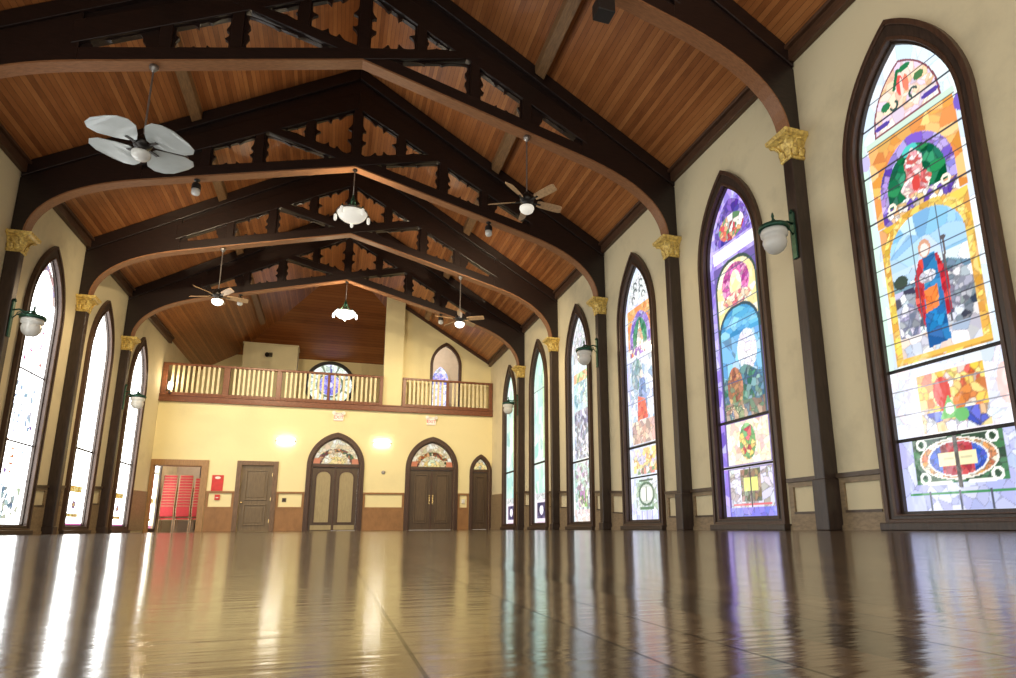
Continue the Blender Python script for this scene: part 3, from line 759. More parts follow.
# ------------------------------------------------------------------ side-wall windows
wno = 0
def side_window(side, yc, art, mat, nu, nz, seed, bars):
    global wno
    wno += 1
    root = empty('window_%d' % wno, (side * WX, yc, 0), kind='structure')
    M = Mwall(side, yc)
    outer = lancet(W_A, W_Z0, W_ZS, W_ZA)
    bm = BM()
    plate(bm, [outer, lancet(J_A - 0.005, G_Z0, G_ZS, J_ZA)], 0.0, 0.06, M)                    # flat of the casing
    obj('casing', bm, M_CASING, root, bev=0.006)
    bm = BM()
    plate(bm, [lancet(W_A + 0.02, W_Z0, W_ZS, W_ZA + 0.03), lancet(W_A - 0.035, W_Z0 + 0.05, W_ZS, W_ZA - 0.05)], 0.0, 0.085, M)
    plate(bm, [lancet(J_A + 0.035, G_Z0 - 0.02, G_ZS, J_ZA + 0.045), lancet(J_A - 0.006, G_Z0, G_ZS, J_ZA - 0.008)], 0.0, 0.075, M)
    obj('moulding', bm, M_FRAME, root, bev=0.008)
    bm = BM()
    plate(bm, [lancet(J_A, G_Z0 - 0.02, G_ZS, J_ZA - 0.003), lancet(G_A - 0.012, G_Z0 + 0.03, G_ZS, G_ZA - 0.01)], -0.09, 0.0, M)
    obj('jamb', bm, M_CASING, root)
    wf = lancet_w(G_A, G_ZS, G_ZA)
    pane('glass_pane', art, mat, lambda z: max(wf(z), 0.001), G_Z0, G_ZA, nu, nz, seed, lambda p, q, d: M(p, q, -0.05), root)
    bm = BM()
    for z, h in bars:
        w = wf(z) - 0.005
        pts = []
        for d in (-0.055, -0.03):
            for p in (-w, w):
                for q in (z - h / 2, z + h / 2): pts.append(M(p, q, d))
        hexa(bm, pts)
    obj('saddle_bar', bm, M_LEAD, root)
    bm = BM()
    a = sorted((side * (WX + 0.0), side * (WX - 0.13)))
    box(bm, a[0], a[1], yc - W_A - 0.06, yc + W_A + 0.06, 0.0, 0.085)
    obj('sill', bm, M_CASING, root, bev=0.01)
    return root

RB = [(1.74, 0.035), (0.96, 0.035)]
arts_r = [(art_shepherd, 21), (art_red_figure, 22), (art_shepherd, 1, 118, 440), (art_blue, 2, 90, 380), (art_red_figure, 3, 70, 300), (art_pastel, 4, 60, 260), (art_aqua, 5, 50, 220), (art_aqua, 6, 50, 220)]
bars_r = [RB, RB, RB, [(1.67, 0.04), (0.95, 0.03)], [(1.67, 0.04), (1.05, 0.03)], [(1.70, 0.04)], [(1.98, 0.05)], [(1.98, 0.05)]]
for i, yc in enumerate(WYS):
    a = arts_r[i]
    side_window(1, yc, a[0], M_GLASS_R, a[2] if len(a) > 2 else 40, a[3] if len(a) > 2 else 160, a[1], bars_r[i])
for i, yc in enumerate(WYS):
    art = art_bright if i <= 5 else art_white
    side_window(-1, yc, art, M_GLASS_L, 50, 240, 40 + i, [(1.75, 0.03), (3.15, 0.02)] if i <= 5 else [(2.0, 0.045)])

# window in the left wall of the room beyond the open doorway
wno += 1
root = empty('window_%d' % wno, (-WX, PORCH_Y, 0), kind='structure')
M = Mwall(-1, PORCH_Y)
def rectl(a, z0, z1): return [(-a, z0), (a, z0), (a, z1), (-a, z1)]
bm = BM(); plate(bm, [rectl(PORCH_A + 0.13, 0.02, 2.88), rectl(PORCH_A - 0.01, 0.13, 2.74)], 0, 0.05, M); obj('casing', bm, M_CASING, root)
pane('glass_pane', art_white, M_GLASS_L, lambda z: PORCH_A, 0.12, 2.75, 24, 80, 77, lambda p, q, d: M(p, q, -0.06), root)

# ------------------------------------------------------------------ pilasters with gilded capitals
def capital(root, side, yc):
    cx = side * (WX - 0.115)
    bm = BM()
    # flaring bell
    def ring(z, hx, hy):
        x_out = side * (WX - 0.002); x_in = side * (PX - hx)
        return [bm.verts.new(p) for p in ((x_out, yc - hy, z), (x_out, yc + hy, z), (x_in, yc + hy, z), (x_in, yc - hy, z))]
    zs = [(4.96, 0.012, 0.10), (4.99, 0.03, 0.115), (5.02, 0.012, 0.10), (5.14, 0.025, 0.11), (5.22, 0.07, 0.15), (5.25, 0.11, 0.18), (5.27, 0.16, 0.215), (5.33, 0.17, 0.22)]
    rr = [ring(*q) for q in zs]
    for a, b in zip(rr, rr[1:]):
        for k in range(4): bm.faces.new([a[k], a[(k + 1) % 4], b[(k + 1) % 4], b[k]])
    bm.faces.new(rr[0]); bm.faces.new(rr[-1])
    obj('capital', bm, M_GOLD, root, bev=0.008)
    # acanthus leaves curling outward
    lm = BM()
    def leaf(o, out, along, z0, h, w, curl):
        o, out, along = Vector(o), Vector(out), Vector(along)
        rows = []
        for i in range(7):
            t = i / 6
            off = 0.012 + curl * t ** 2.2
            zz = z0 + h * (t if t < 0.8 else 0.8 + (t - 0.8) * 0.2 - (t - 0.8) * 0.5)
            ww = w * (math.sin(math.pi * (0.15 + 0.8 * t)) * 0.9 + 0.15) * (1 + 0.22 * (i % 2))
            rows.append([lm.verts.new(o + along * (k * ww) + out * (off + 0.012 * (1 - abs(k))) + Vector((0, 0, zz))) for k in (-1, -0.5, 0, 0.5, 1)])
        for a, b in zip(rows, rows[1:]):
            for k in range(4): lm.faces.new([a[k], a[k + 1], b[k + 1], b[k]])
    xin = side * PX
    for dy in (-0.06, 0.06): leaf((xin, yc + dy, 0), (-side, 0, 0), (0, 1, 0), 5.0, 0.15, 0.045, 0.05)
    leaf((xin, yc, 0), (-side, 0, 0), (0, 1, 0), 5.10, 0.17, 0.06, 0.09)
    for s in (-1, 1):
        for dx in (0.05, 0.16): leaf((side * (PX + dx), yc + s * 0.09, 0), (0, s, 0), (1, 0, 0), 5.0, 0.15, 0.045, 0.05)
        leaf((side * (PX + 0.10), yc + s * 0.09, 0), (0, s, 0), (1, 0, 0), 5.10, 0.17, 0.06, 0.09)
        dv = Vector((-side, s, 0)).normalized()
        leaf((xin, yc + s * 0.085, 0), dv, (-dv.y, dv.x, 0), 5.08, 0.20, 0.05, 0.13)
        vol = [Vector((xin, yc + s * 0.085, 5.24)) + dv * (0.10 + r * math.cos(t)) + Vector((0, 0, r * math.sin(t))) for t, r in ((q * 0.7, 0.052 - 0.0045 * q) for q in range(10))]
        tube(lm, vol, 0.016, 6)
    o = obj('acanthus_leaves', lm, M_GOLD, root, smooth=True)
    sd = o.modifiers.new('thick', 'SOLIDIFY'); sd.thickness = 0.012

ordinal = ['', '']
def pilaster(side, i, yc, label):
    root = empty('pilaster', (side * (WX - 0.11), yc, 0), label, 'pilaster', 'pilasters with gilded capitals along the side walls')
    a = sorted((side * PX, side * (WX - 0.002)))
    obj('shaft', box(BM(), a[0], a[1], yc - 0.085, yc + 0.085, 0.16, 4.97), M_PIL, root, bev=0.012)
    b = sorted((side * (PX - 0.025), side * (WX - 0.002)))
    bm = box(BM(), b[0], b[1], yc - 0.11, yc + 0.11, 0.0, 0.62 if yc < 11 else 0.16)
    obj('base', bm, M_PIL, root, bev=0.012)
    capital(root, side, yc)
PLR = {0: 'dark pilaster left of the tallest stained window, green globe lantern on it, gilded capital',
       1: 'dark pilaster with gilded capital between the violet window and the next pale window',
       2: 'dark pilaster with gilded capital and lantern, third from the right on the right wall',
       3: 'plain dark pilaster with gilded capital, second from the far end of the right wall',
       4: 'farthest dark pilaster on the right wall, lantern beside the balcony corner'}
PLL = {2: 'leftmost dark pilaster on the left wall, its lantern hanging before the first window',
       3: 'dark pilaster with gilded capital standing between the first two bright left windows',
       4: 'farthest dark pilaster on the left wall, beside the narrow white window'}
for i in range(0, 5): pilaster(1, i, PYS[i + 2], PLR[i])
for i in (2, 3, 4): pilaster(-1, i, PYS[i + 2], PLL[i])

# ------------------------------------------------------------------ scissor trusses
TH = 0.20
def zlow(x): return 7.72 - 0.263 * x       # soffit of a chord on its own side (x = distance from the centre), continues past the centre for negative x
def zraf(x): return 9.17 - 0.54 * x       # soffit of the principal rafter
CH = 0.26
POSTS = [0.0, 0.96, 1.92, 2.88]
XH = 3.95

def tracery(bm, poly, y0, y1, border=0.03):
    """infill board with a jigsaw-cut opening: lobes between pointed cusps"""
    n = 96
    cx = sum(p[0] for p in poly) / len(poly); cz = sum(p[1] for p in poly) / len(poly)
    def ray(th):
        dx, dz = math.cos(th), math.sin(th); best = 1e9
        for (ax, az), (bx, bz) in zip(poly, poly[1:] + poly[:1]):
            ex, ez = bx - ax, bz - az; den = dx * ez - dz * ex
            if abs(den) < 1e-9: continue
            t = ((ax - cx) * ez - (az - cz) * ex) / den; s = ((ax - cx) * dz - (az - cz) * dx) / den
            if t > 0 and -1e-6 <= s <= 1 + 1e-6: best = min(best, t)
        return best
    mids = []
    for (ax, az), (bx, bz) in zip(poly, poly[1:] + poly[:1]):
        L_ = math.hypot(bx - ax, bz - az)
        ks = (0.5,) if L_ < 0.55 else (0.36, 0.68)
        for k in ks: mids.append(math.atan2(az + (bz - az) * k - cz, ax + (bx - ax) * k - cx))
    size = min(ray(2 * math.pi * k / n) for k in range(n))
    ins, outs = [], []
    for k in range(n):
        th = 2 * math.pi * k / n
        ro = ray(th)
        ri = min(ro - border, ro * 0.93, size * 3.4)
        for m in mids:
            d = abs((th - m + math.pi) % (2 * math.pi) - math.pi)
            ri -= 0.27 * size * math.exp(-(d / 0.10) ** 2)
        ri = max(ri, size * 0.2)
        outs.append((cx + ro * math.cos(th), cz + ro * math.sin(th)))
        ins.append((cx + ri * math.cos(th), cz + ri * math.sin(th)))
    v = {}
    for nm, l in (('o', outs), ('i', ins)):
        for d, y in ((0, y0), (1, y1)): v[nm, d] = [bm.verts.new((x, y, z)) for x, z in l]
    for k in range(n):
        j = (k + 1) % n
        bm.faces.new([v['o', 0][k], v['o', 0][j], v['i', 0][j], v['i', 0][k]])
        bm.faces.new([v['o', 1][j], v['o', 1][k], v['i', 1][k], v['i', 1][j]])
        bm.faces.new([v['i', 0][k], v['i', 0][j], v['i', 1][j], v['i', 1][k]])
        bm.faces.new([v['o', 0][j], v['o', 0][k], v['o', 1][k], v['o', 1][j]])

def prism(bm, pts, y0, y1):
    a = [bm.verts.new((x, y0, z)) for x, z in pts]; b = [bm.verts.new((x, y1, z)) for x, z in pts]
    tri = tessellate_polygon([[Vector((x, z, 0)) for x, z in pts]])
    for t in tri:
        bm.faces.new([a[i] for i in t]); bm.faces.new([b[i] for i in reversed(t)])
    for i in range(len(pts)):
        j = (i + 1) % len(pts); bm.faces.new([a[i], a[j], b[j], b[i]])

def bez(p, q, r, n):
    return [((1 - t) ** 2 * p[0] + 2 * t * (1 - t) * q[0] + t * t * r[0], (1 - t) ** 2 * p[1] + 2 * t * (1 - t) * q[1] + t * t * r[1]) for t in [i / n for i in range(n + 1)]]

CURVE = bez((XH, zlow(XH)), (PX - 0.004, zlow(PX)), (PX - 0.004, 5.33), 14)

def truss(y0, label):
    y1 = y0 + TH
    root = empty('roof_truss', (0, y0 + TH / 2, 5.33), label, 'roof truss', 'scissor roof trusses across the hall')
    xm = lambda s, pts: [(s * x, z) for x, z in pts]
    XE = 1.80      # where a chord that has crossed the centre meets the far rafter
    for s in (-1, 1):
        bm = BM()   # scissor chord with its extension past the centre
        o_ = 0.004 if s > 0 else 0.0
        prism(bm, xm(s, [(-XE - 0.25, zlow(-XE - 0.25) + 0.04), (0, zlow(0) + 0.032), (XH, zlow(XH) + 0.032), (XH, zlow(XH) + CH), (0, zlow(0) + CH), (-XE - 0.05, zlow(-XE) + CH * 0.8)]), y0 + o_, y1 - o_)
        obj('scissor_chord', bm, M_DARK, root, bev=0.012)
        bm = BM()   # principal rafter
        pr = xm(s, [(0, zraf(0)), (XH + 0.1, zraf(XH + 0.1)), (XH + 0.1, zraf(XH + 0.1) + 0.40), (0, zraf(0) + 0.40)])
        prism(bm, pr, y0 + 0.007 + 0.002 * s, y1 - 0.007 + 0.002 * s)
        obj('principal_rafter', bm, M_DARK, root, bev=0.012)
        bm = BM()   # board between the rafters, and upper rafter under the roof
        prism(bm, xm(s, [(0, zraf(0) + 0.40), (XH + 0.1, zraf(XH + 0.1) + 0.40), (XH + 0.1, zroof(XH + 0.1) - 0.30), (0, zroof(0) - 0.30)]), y0 + 0.06, y1 - 0.06)
        obj('web_board', bm, M_DARK, root)
        bm = BM()
        prism(bm, xm(s, [(0, zroof(0) - 0.30), (WX - 0.02, zroof(WX - 0.02) - 0.30), (WX - 0.02, zroof(WX - 0.02) - 0.012), (0, zroof(0) - 0.012)]), y0 - 0.02, y1 + 0.02)
        obj('upper_rafter', bm, M_DARK, root, bev=0.01)
        bm = BM()   # curved brace down to the pilaster
        out = [(x, z + 0.045 if k < 9 else z) for k, (x, z) in enumerate(CURVE)]
        out = []
        for k, (x, z) in enumerate(CURVE):
            t = k / (len(CURVE) - 1)
            out.append((x + 0.032 * t ** 1.5, z + 0.032 * (1 - t ** 2)))
        prism(bm, xm(s, out + [(WX - 0.004, 5.33), (WX - 0.004, zroof(WX) - 0.30), (XH, zroof(XH) - 0.30), (XH, zlow(XH) + 0.05)]), y0 + 0.012, y1 - 0.012)
        obj('arch_brace', bm, M_DARK, root, bev=0.008)
        bm = BM()   # soffit board along chord and brace, coloured lighter for light from below
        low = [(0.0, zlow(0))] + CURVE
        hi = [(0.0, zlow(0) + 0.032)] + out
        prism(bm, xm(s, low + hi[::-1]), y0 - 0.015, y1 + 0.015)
        obj('soffit_board', bm, M_SOFFIT, root, label='brown soffit board with light from below in its colour')
        for px in (POSTS if s > 0 else POSTS[1:]):
            bm = BM()
            lo = zlow(px) + CH - 0.03 if px > 1.0 or px == 0 else zlow(-px) + CH - 0.05
            box(bm, s * px - 0.085, s * px + 0.085, y0 + 0.01, y1 - 0.01, lo, zraf(abs(px)) + 0.05 if px else zraf(0) + 0.1)
            obj('post', bm, M_DARK, root, bev=0.008)
        bm = BM()   # jigsaw-cut infill between the posts
        p = 0.085; ya, yb = y0 + 0.07, y0 + 0.13
        up_ = lambda x: zlow(-x) + CH; lo_ = lambda x: zlow(x) + CH; ex = lambda x: min(zlow(-x) + 0.045, zraf(x))
        polys = [[(p, up_(p)), (0.96 - p, up_(0.96 - p)), (0.96 - p, zraf(0.96 - p)), (p, zraf(p))],
                 [(0.96 + p, up_(0.96 + p)), (1.47, up_(1.47)), (0.96 + p, zraf(0.96 + p))],
                 [(0.56, lo_(0.56) - 0.01), (1.92 - p, lo_(1.92 - p)), (1.92 - p, ex(1.92 - p)), (0.56, ex(0.56) + 0.01)],
                 [(1.92 + p, lo_(1.92 + p)), (2.88 - p, lo_(2.88 - p)), (2.88 - p, zraf(2.88 - p)), (1.92 + p, zraf(1.92 + p))],
                 [(2.88 + p, lo_(2.88 + p)), (4.02, lo_(4.02) - 0.01), (4.02, zraf(4.02) + 0.02), (2.88 + p, zraf(2.88 + p))]]
        for q in polys: tracery(bm, xm(s, q), ya, yb)
        obj('tracery_panel', bm, M_DARK, root)
TL = ['nearest roof truss, only its right end showing at the top right of the view',
      'dark scissor truss crossing the top of the view, broad-bladed fan hung at its left',
      'dark scissor truss with a white bowl pendant hanging from its peak',
      'dark scissor truss between the two pendants, small fans hung on both arms',
      'farthest dark scissor truss, spanning just before the balcony']
for i in range(5): truss(Y0 + SP * i, TL[i])

# purlins between the trusses
side_word = {1: 'right', -1: 'left'}
bay_word = ['in the nearest bay', 'between the first and second trusses in full view', 'between the second and third trusses in full view', 'between the third truss and the farthest one', 'beyond the farthest truss']
for side in (-1, 1):
    for k in range(5):
        ya = Y0 + SP * k + TH + 0.03; yb = Y0 + SP * (k + 1) - 0.03
        if k == 4: yb = 24.1 if side > 0 else 26.6
        bm = BM()
        xa, xb = 3.02, 3.19
        pts = []
        for x in (xa, xb):
            for y in (ya, yb):
                for q in (zroof(x) - 0.20, zroof(x) - 0.012): pts.append((side * x, y, q))
        hexa(bm, pts)
        o = thing_mesh('purlin', bm, M_PURLIN, (side * 3.1, (ya + yb) / 2, zroof(3.1) - 0.1), bev=0.01)
        tag(o, 'brown purlin under the %s roof slope, %s' % (side_word[side], bay_word[k]), 'roof beam', 'purlins under the roof boarding')

# ------------------------------------------------------------------ back wall
D1 = (-5.76, -4.30, 2.20)       # open doorway x0, x1, top
D2 = (-3.06, -2.05, 2.26)       # panelled door
A3 = (0.035, 0.84, 2.30, 3.33)  # arched doorways: centre, half width, springing, apex of the opening
A4 = (3.515, 0.84, 2.28, 3.30)
A5 = (5.40, 0.33, 2.18, 2.74)
def Mback(p, q, d): return (p, YB - d, q)
def arch_at(c, a, z0, zs, za): return [(c + u, z) for u, z in lancet(a, z0, zs, za)]
bm = BM()
EPS = 0.0
holes = [[(D1[0], EPS + .001), (D1[1], .001), (D1[1], D1[2]), (D1[0], D1[2])], [(D2[0], .001), (D2[1], .001), (D2[1], D2[2]), (D2[0], D2[2])]]
for c, a, zs_, za_ in (A3, A4, A5): holes.append(arch_at(c, a, .001, zs_, za_))
plate(bm, [[(-WX, 0), (WX, 0), (WX, 4.42), (-WX, 4.42)]] + holes, 0, -0.22, Mback)
struct('wall_back', bm, M_PLASTER_B)

# balcony floor with its brown fascia
struct('floor', box(BM(), -WX, WX, YB - 0.02, YREAR, 4.42, 4.55), M_BWAINS)
bm = box(BM(), -WX + .002, WX - .002, YB - 0.09, YB - 0.02, 4.40, 4.60)
box(bm, -WX + .002, WX - .002, YB - 0.12, YB - 0.02, 4.58, 4.63)
box(bm, -WX + .002, WX - .002, YB - 0.12, YB - 0.02, 4.38, 4.42)
struct('trim_7', bm, M_RAILRED, bev=0.01)

# gable wall on the right of the balcony with its tall arched opening
GY = 24.55
bm = BM()
AO = (4.0, 0.53, 6.45, 7.28)
gz = lambda x: zroof(x) + 0.02
plate(bm, [[(1.62, 4.55), (WX, 4.55), (WX, gz(WX)), (1.62, gz(1.62))], arch_at(AO[0], AO[1], 4.6, AO[2], AO[3])], 0, 0.15, lambda p, q, d: (p, GY + d, q))
struct('wall_back', bm, M_PLASTER_B)
bm = BM()
prism(bm, [(1.62, gz(1.62) - 0.03), (WX - .01, gz(WX) - 0.03), (WX - .01, gz(WX) - 0.17), (1.62, gz(1.62) - 0.17)], GY - 0.06, GY)
struct('trim_8', bm, M_CORNICE)
bm = BM()
plate(bm, [arch_at(AO[0], AO[1] + 0.10, 4.56, AO[2], AO[3] + 0.13), arch_at(AO[0], AO[1] - 0.01, 4.61, AO[2], AO[3] - 0.01)], -0.05, 0.10, lambda p, q, d: (p, GY + d, q))
wno += 1
root = empty('window_%d' % wno, (AO[0], GY, 4.56), kind='structure')
obj('frame', bm, M_FRAME, root)
# small lit room behind the arched opening
bm = BM()
box(bm, 2.9, 5.3, 26.6, 26.7, 4.55, 8.2); box(bm, 2.8, 2.9, GY + 0.16, 26.7, 4.55, 8.2); box(bm, 5.3, 5.4, GY + 0.16, 26.7, 4.55, 8.2); box(bm, 2.8, 5.4, GY + 0.16, 26.7, 8.2, 8.3)
struct('wall_inner', bm, M_INNER)
wno += 1
root = empty('window_%d' % wno, (4.1, 26.6, 5.0), kind='structure')
Mi = lambda p, q, d: (4.1 + p, 26.58 - d, q)
bm = BM(); plate(bm, [lancet(0.40, 4.75, 6.3, 7.0), lancet(0.34, 4.8, 6.3, 6.92)], -0.01, 0.05, Mi); obj('frame', bm, M_INNER, root)
wf = lancet_w(0.34, 6.3, 6.92)
def art_violet(A):
    A.vor(A.Z > 0, [(246, 246, 252), (226, 226, 248), (206, 206, 246)], 0.12, 8, 0.01)
    A.vor((A.Z > 6.1) & (A.Z < 6.6), [(170, 160, 240), (140, 150, 230), (214, 206, 250)], 0.09, 10, 0.01)
pane('glass_pane', art_violet, glass_mat('stained_glass_inner', 1.3), lambda z: max(wf(z), .001), 4.8, 6.92, 16, 60, 9, Mi, root)

# tall plastered pier rising from the balcony to the roof
bm = BM()
ptop = lambda x: zroof(x) - 0.015
hexa(bm, [(x, y, q) for x in (1.56, 2.28) for y in (YB + 0.06, GY - 0.003) for q in (4.56, ptop(x))])
pier = thing_mesh('plastered_pier', bm, M_PLASTER_B, (1.92, 24.3, 4.56), bev=0.015)
tag(pier, 'tall cream plastered pier rising from the balcony rail to the roof', 'pillar')

# rear wall of the balcony with the round window
RC, RR = (-0.43, 6.47), 1.03
bm = BM()
circ = lambda r, n=48: [(RC[0] + r * math.cos(2 * math.pi * k / n), RC[1] + r * math.sin(2 * math.pi * k / n)) for k in range(n)]
plate(bm, [[(-6.1, 4.4), (4.6, 4.4), (4.6, 7.62), (-6.1, 7.62)], circ(RR - 0.02)], 0, 0.2, lambda p, q, d: (p, YREAR + d, q))
struct('wall_rear', bm, M_PLASTER_B)
wno += 1
root = empty('window_%d' % wno, (RC[0], YREAR, RC[1]), kind='structure')
bm = BM(); plate(bm, [circ(RR + 0.07), circ(RR - 0.08)], -0.07, 0.06, lambda p, q, d: (p, YREAR + d, q)); obj('frame', bm, M_BLACK, root)
# round glass as rings of cells
nr, na = 36, 120
rr_ = np.linspace(0.001, RR - 0.03, nr); aa_ = np.linspace(0, 2 * math.pi, na)
U = rr_[:, None] * np.cos(aa_)[None, :]; Z = rr_[:, None] * np.sin(aa_)[None, :]
A = Art(U, Z, 5); art_rose(A)
c = np.clip(A.c / 255, 0, 1); lin = np.where(c <= 0.04045, c / 12.92, ((c + 0.055) / 1.055) ** 2.4)
me = bpy.data.meshes.new('glass_pane')
me.from_pydata([(U[j, i], 0.03, Z[j, i]) for j in range(nr) for i in range(na)], [], [(j * na + i, j * na + i + 1, (j + 1) * na + i + 1, (j + 1) * na + i) for j in range(nr - 1) for i in range(na - 1)])
at = me.attributes.new('art', 'FLOAT_COLOR', 'POINT'); rgba = np.ones((nr * na, 4), np.float32); rgba[:, :3] = lin.reshape(-1, 3); at.data.foreach_set('color', rgba.ravel())
me.materials.append(glass_mat('stained_glass_round', 1.5))
o = bpy.data.objects.new('glass_pane', me); COL.objects.link(o); o.parent = root
# right end of the balcony room and wall under the balcony
struct('wall_inner', box(BM(), 2.4, 2.5, GY + 0.16, YREAR, 4.55, 9.6), M_PLASTER_B)
bm = BM(); box(bm, -WX, 0.0, 28.0, 28.1, 0, 4.42); box(bm, -3.65, -3.55, YB + 0.23, 28.0, 0, 4.42)
struct('wall_inner', bm, M_INNER)

# cream box on the balcony
bx = (-3.93, -1.80, 28.0, 28.9, 4.555, 7.74)
root = empty('boxed_enclosure', ((bx[0] + bx[1]) / 2, 28.4, 4.555), 'cream boxed enclosure standing on the balcony behind the railing', 'enclosure')
obj('body', box(BM(), *bx), M_BOX, root, bev=0.02)
bm = BM()
box(bm, bx[0] - 0.03, bx[1] + 0.03, 27.96, 28.94, 7.70, 7.76)
obj('lid', bm, M_BOX, root, bev=0.01)
# wall camera fixed to its front
root = empty('spotlight_head', (-2.85, 27.97, 7.25), 'small black swivel spotlight fixed high on the cream box', 'spotlight')
bm = BM(); box(bm, -2.93, -2.79, 27.94, 27.997, 7.18, 7.36); obj('mount', bm, M_DKMETAL, root, bev=0.01)
bm = BM(); tube(bm, [(-2.84, 27.93, 7.27), (-2.98, 27.72, 7.20)], [0.07, 0.10], 14); obj('head', bm, M_BLACK, root)

# ------------------------------------------------------------------ balcony railing
def railing(x0, x1, posts, label):
    root = empty('balcony_railing', ((x0 + x1) / 2, YB - 0.05, 4.63), label, 'railing')
    yc = YB - 0.05
    bm = BM(); box(bm, x0, x1, yc - 0.055, yc + 0.055, 5.66, 5.74); obj('top_rail', bm, M_RAILRED, root, bev=0.012)
    bm = BM(); box(bm, x0, x1, yc - 0.035, yc + 0.035, 4.63, 4.71); obj('bottom_rail', bm, M_RAILRED, root, bev=0.01)
    for p, w in posts:
        bm = BM(); box(bm, p - w, p + w, yc - 0.05, yc + 0.05, 4.63, 5.66); obj('post', bm, M_RAILRED, root, bev=0.008)
    for (a, wa), (b, wb) in zip(posts, posts[1:]):
        n = int(round((b - wb - a - wa) / 0.158)); 
        for k in range(1, n):
            xx = a + wa + (b - wb - a - wa) * k / n
            bm = BM(); box(bm, xx - 0.036, xx + 0.036, yc - 0.022, yc + 0.022, 4.71, 5.66); obj('baluster', bm, M_BALUS, root)
railing(-5.82, 1.56, [(-5.74, 0.075), (-3.82, 0.10), (-2.10, 0.085), (-0.40, 0.045), (1.49, 0.06)], 'brown balcony railing with cream balusters, long run left of the pier')
railing(2.28, 5.82, [(2.35, 0.06), (4.02, 0.05), (5.75, 0.07)], 'short brown balcony railing between the pier and the right wall')

# little lamp on the left end of the balcony
root = empty('small_lamp', (-5.52, YB - 0.16, 4.635), 'small lit lamp at the left end of the balcony railing', 'lamp')
bm = BM(); lathe(bm, [(0.05, 0), (0.05, 0.02), (0.02, 0.04), (0.02, 0.12)], (-5.52, YB - 0.16, 4.635), 14); obj('base', bm, M_DKMETAL, root)
bm = BM(); lathe(bm, [(0.03, 0.12), (0.07, 0.16), (0.08, 0.28), (0.06, 0.40), (0.0, 0.43)], (-5.52, YB - 0.16, 4.635), 16); obj('glass_shade', bm, M_BOWLHOT, root, smooth=True)

# ------------------------------------------------------------------ doors
def leaf_panel(bm, x0, x1, z0, z1, y, th=0.02):
    box(bm, x0, x1, y - th, y, z0, z1)
def moulding_rect(bm, x0, x1, z0, z1, y, w=0.03, th=0.022):
    box(bm, x0, x1, y - th, y, z0, z0 + w); box(bm, x0, x1, y - th, y, z1 - w, z1)
    box(bm, x0, x0 + w, y - th, y, z0 + w, z1 - w); box(bm, x1 - w, x1, y - th, y, z0 + w, z1 - w)

# door 1: open doorway, oak casing
root = empty('door_1', ((D1[0] + D1[1]) / 2, YB, 0), kind='structure')
bm = BM()
plate(bm, [[(D1[0] - 0.07, 0.001), (D1[1] + 0.20, 0.001), (D1[1] + 0.20, 2.40), (D1[0] - 0.07, 2.40)], [(D1[0], 0.0005), (D1[1], 0.0005), (D1[1], D1[2]), (D1[0], D1[2])]][:1] and
      [[(D1[0] - 0.07, 0.001), (D1[0], 0.001), (D1[0], D1[2]), (D1[1], D1[2]), (D1[1], 0.001), (D1[1] + 0.20, 0.001), (D1[1] + 0.20, 2.40), (D1[0] - 0.07, 2.40)]], 0.0, 0.05, Mback)
obj('casing', bm, M_OAKFR, root, bev=0.008)
bm = BM(); box(bm, D1[0] - .001, D1[0] + 0.02, YB, YB + 0.22, 0, D1[2]); box(bm, D1[1] - 0.02, D1[1] + .001, YB, YB + 0.22, 0, D1[2]); box(bm, D1[0], D1[1], YB, YB + 0.22, D1[2] - 0.02, D1[2] + .001)
obj('jamb', bm, M_OAKFR, root)
# door 2: panelled door
root = empty('door_2', ((D2[0] + D2[1]) / 2, YB, 0), kind='structure')
bm = BM()
plate(bm, [[(D2[0] - 0.16, 0.001), (D2[0], 0.001), (D2[0], D2[2]), (D2[1], D2[2]), (D2[1], 0.001), (D2[1] + 0.16, 0.001), (D2[1] + 0.16, 2.41), (D2[0] - 0.16, 2.41)]], 0.0, 0.05, Mback)
obj('casing', bm, M_DFRAME, root, bev=0.01)
lf = obj('leaf', box(BM(), D2[0], D2[1], YB + 0.05, YB + 0.10, 0.006, D2[2]), M_DOOR2, root)
w = D2[1] - D2[0]
bm = BM()
for (z0, z1) in ((1.06, 2.10), (0.20, 0.92)):
    for (a, b) in ((0.10, 0.13), (0.87, 0.90)): pass
    moulding_rect(bm, D2[0] + 0.15, D2[1] - 0.15, z0, z1, YB + 0.05, 0.04, 0.03)
    leaf_panel(bm, D2[0] + 0.24, D2[1] - 0.24, z0 + 0.09, z1 - 0.09, YB + 0.05, 0.015)
obj('raised_panel', bm, M_DOOR2, lf, bev=0.008)
bm = BM(); lathe(bm, [(0.028, -0.01), (0.028, 0), (0.012, 0.01), (0.012, 0.035), (0.032, 0.05), (0.034, 0.07), (0.0, 0.085)], (0, 0, 0), 14)
bmesh.ops.rotate(bm, verts=bm.verts, matrix=Matrix.Rotation(math.pi / 2, 3, 'X')); bmesh.ops.translate(bm, verts=bm.verts, vec=(D2[0] + 0.08, YB + 0.04, 0.98))
obj('knob', bm, M_BRASS, lf, smooth=True)
bm = BM()
for z in (0.35, 1.10, 1.95): box(bm, D2[1] - 0.03, D2[1] + 0.005, YB + 0.035, YB + 0.05, z - 0.06, z + 0.06)
obj('hinge', bm, M_BRASS, root)

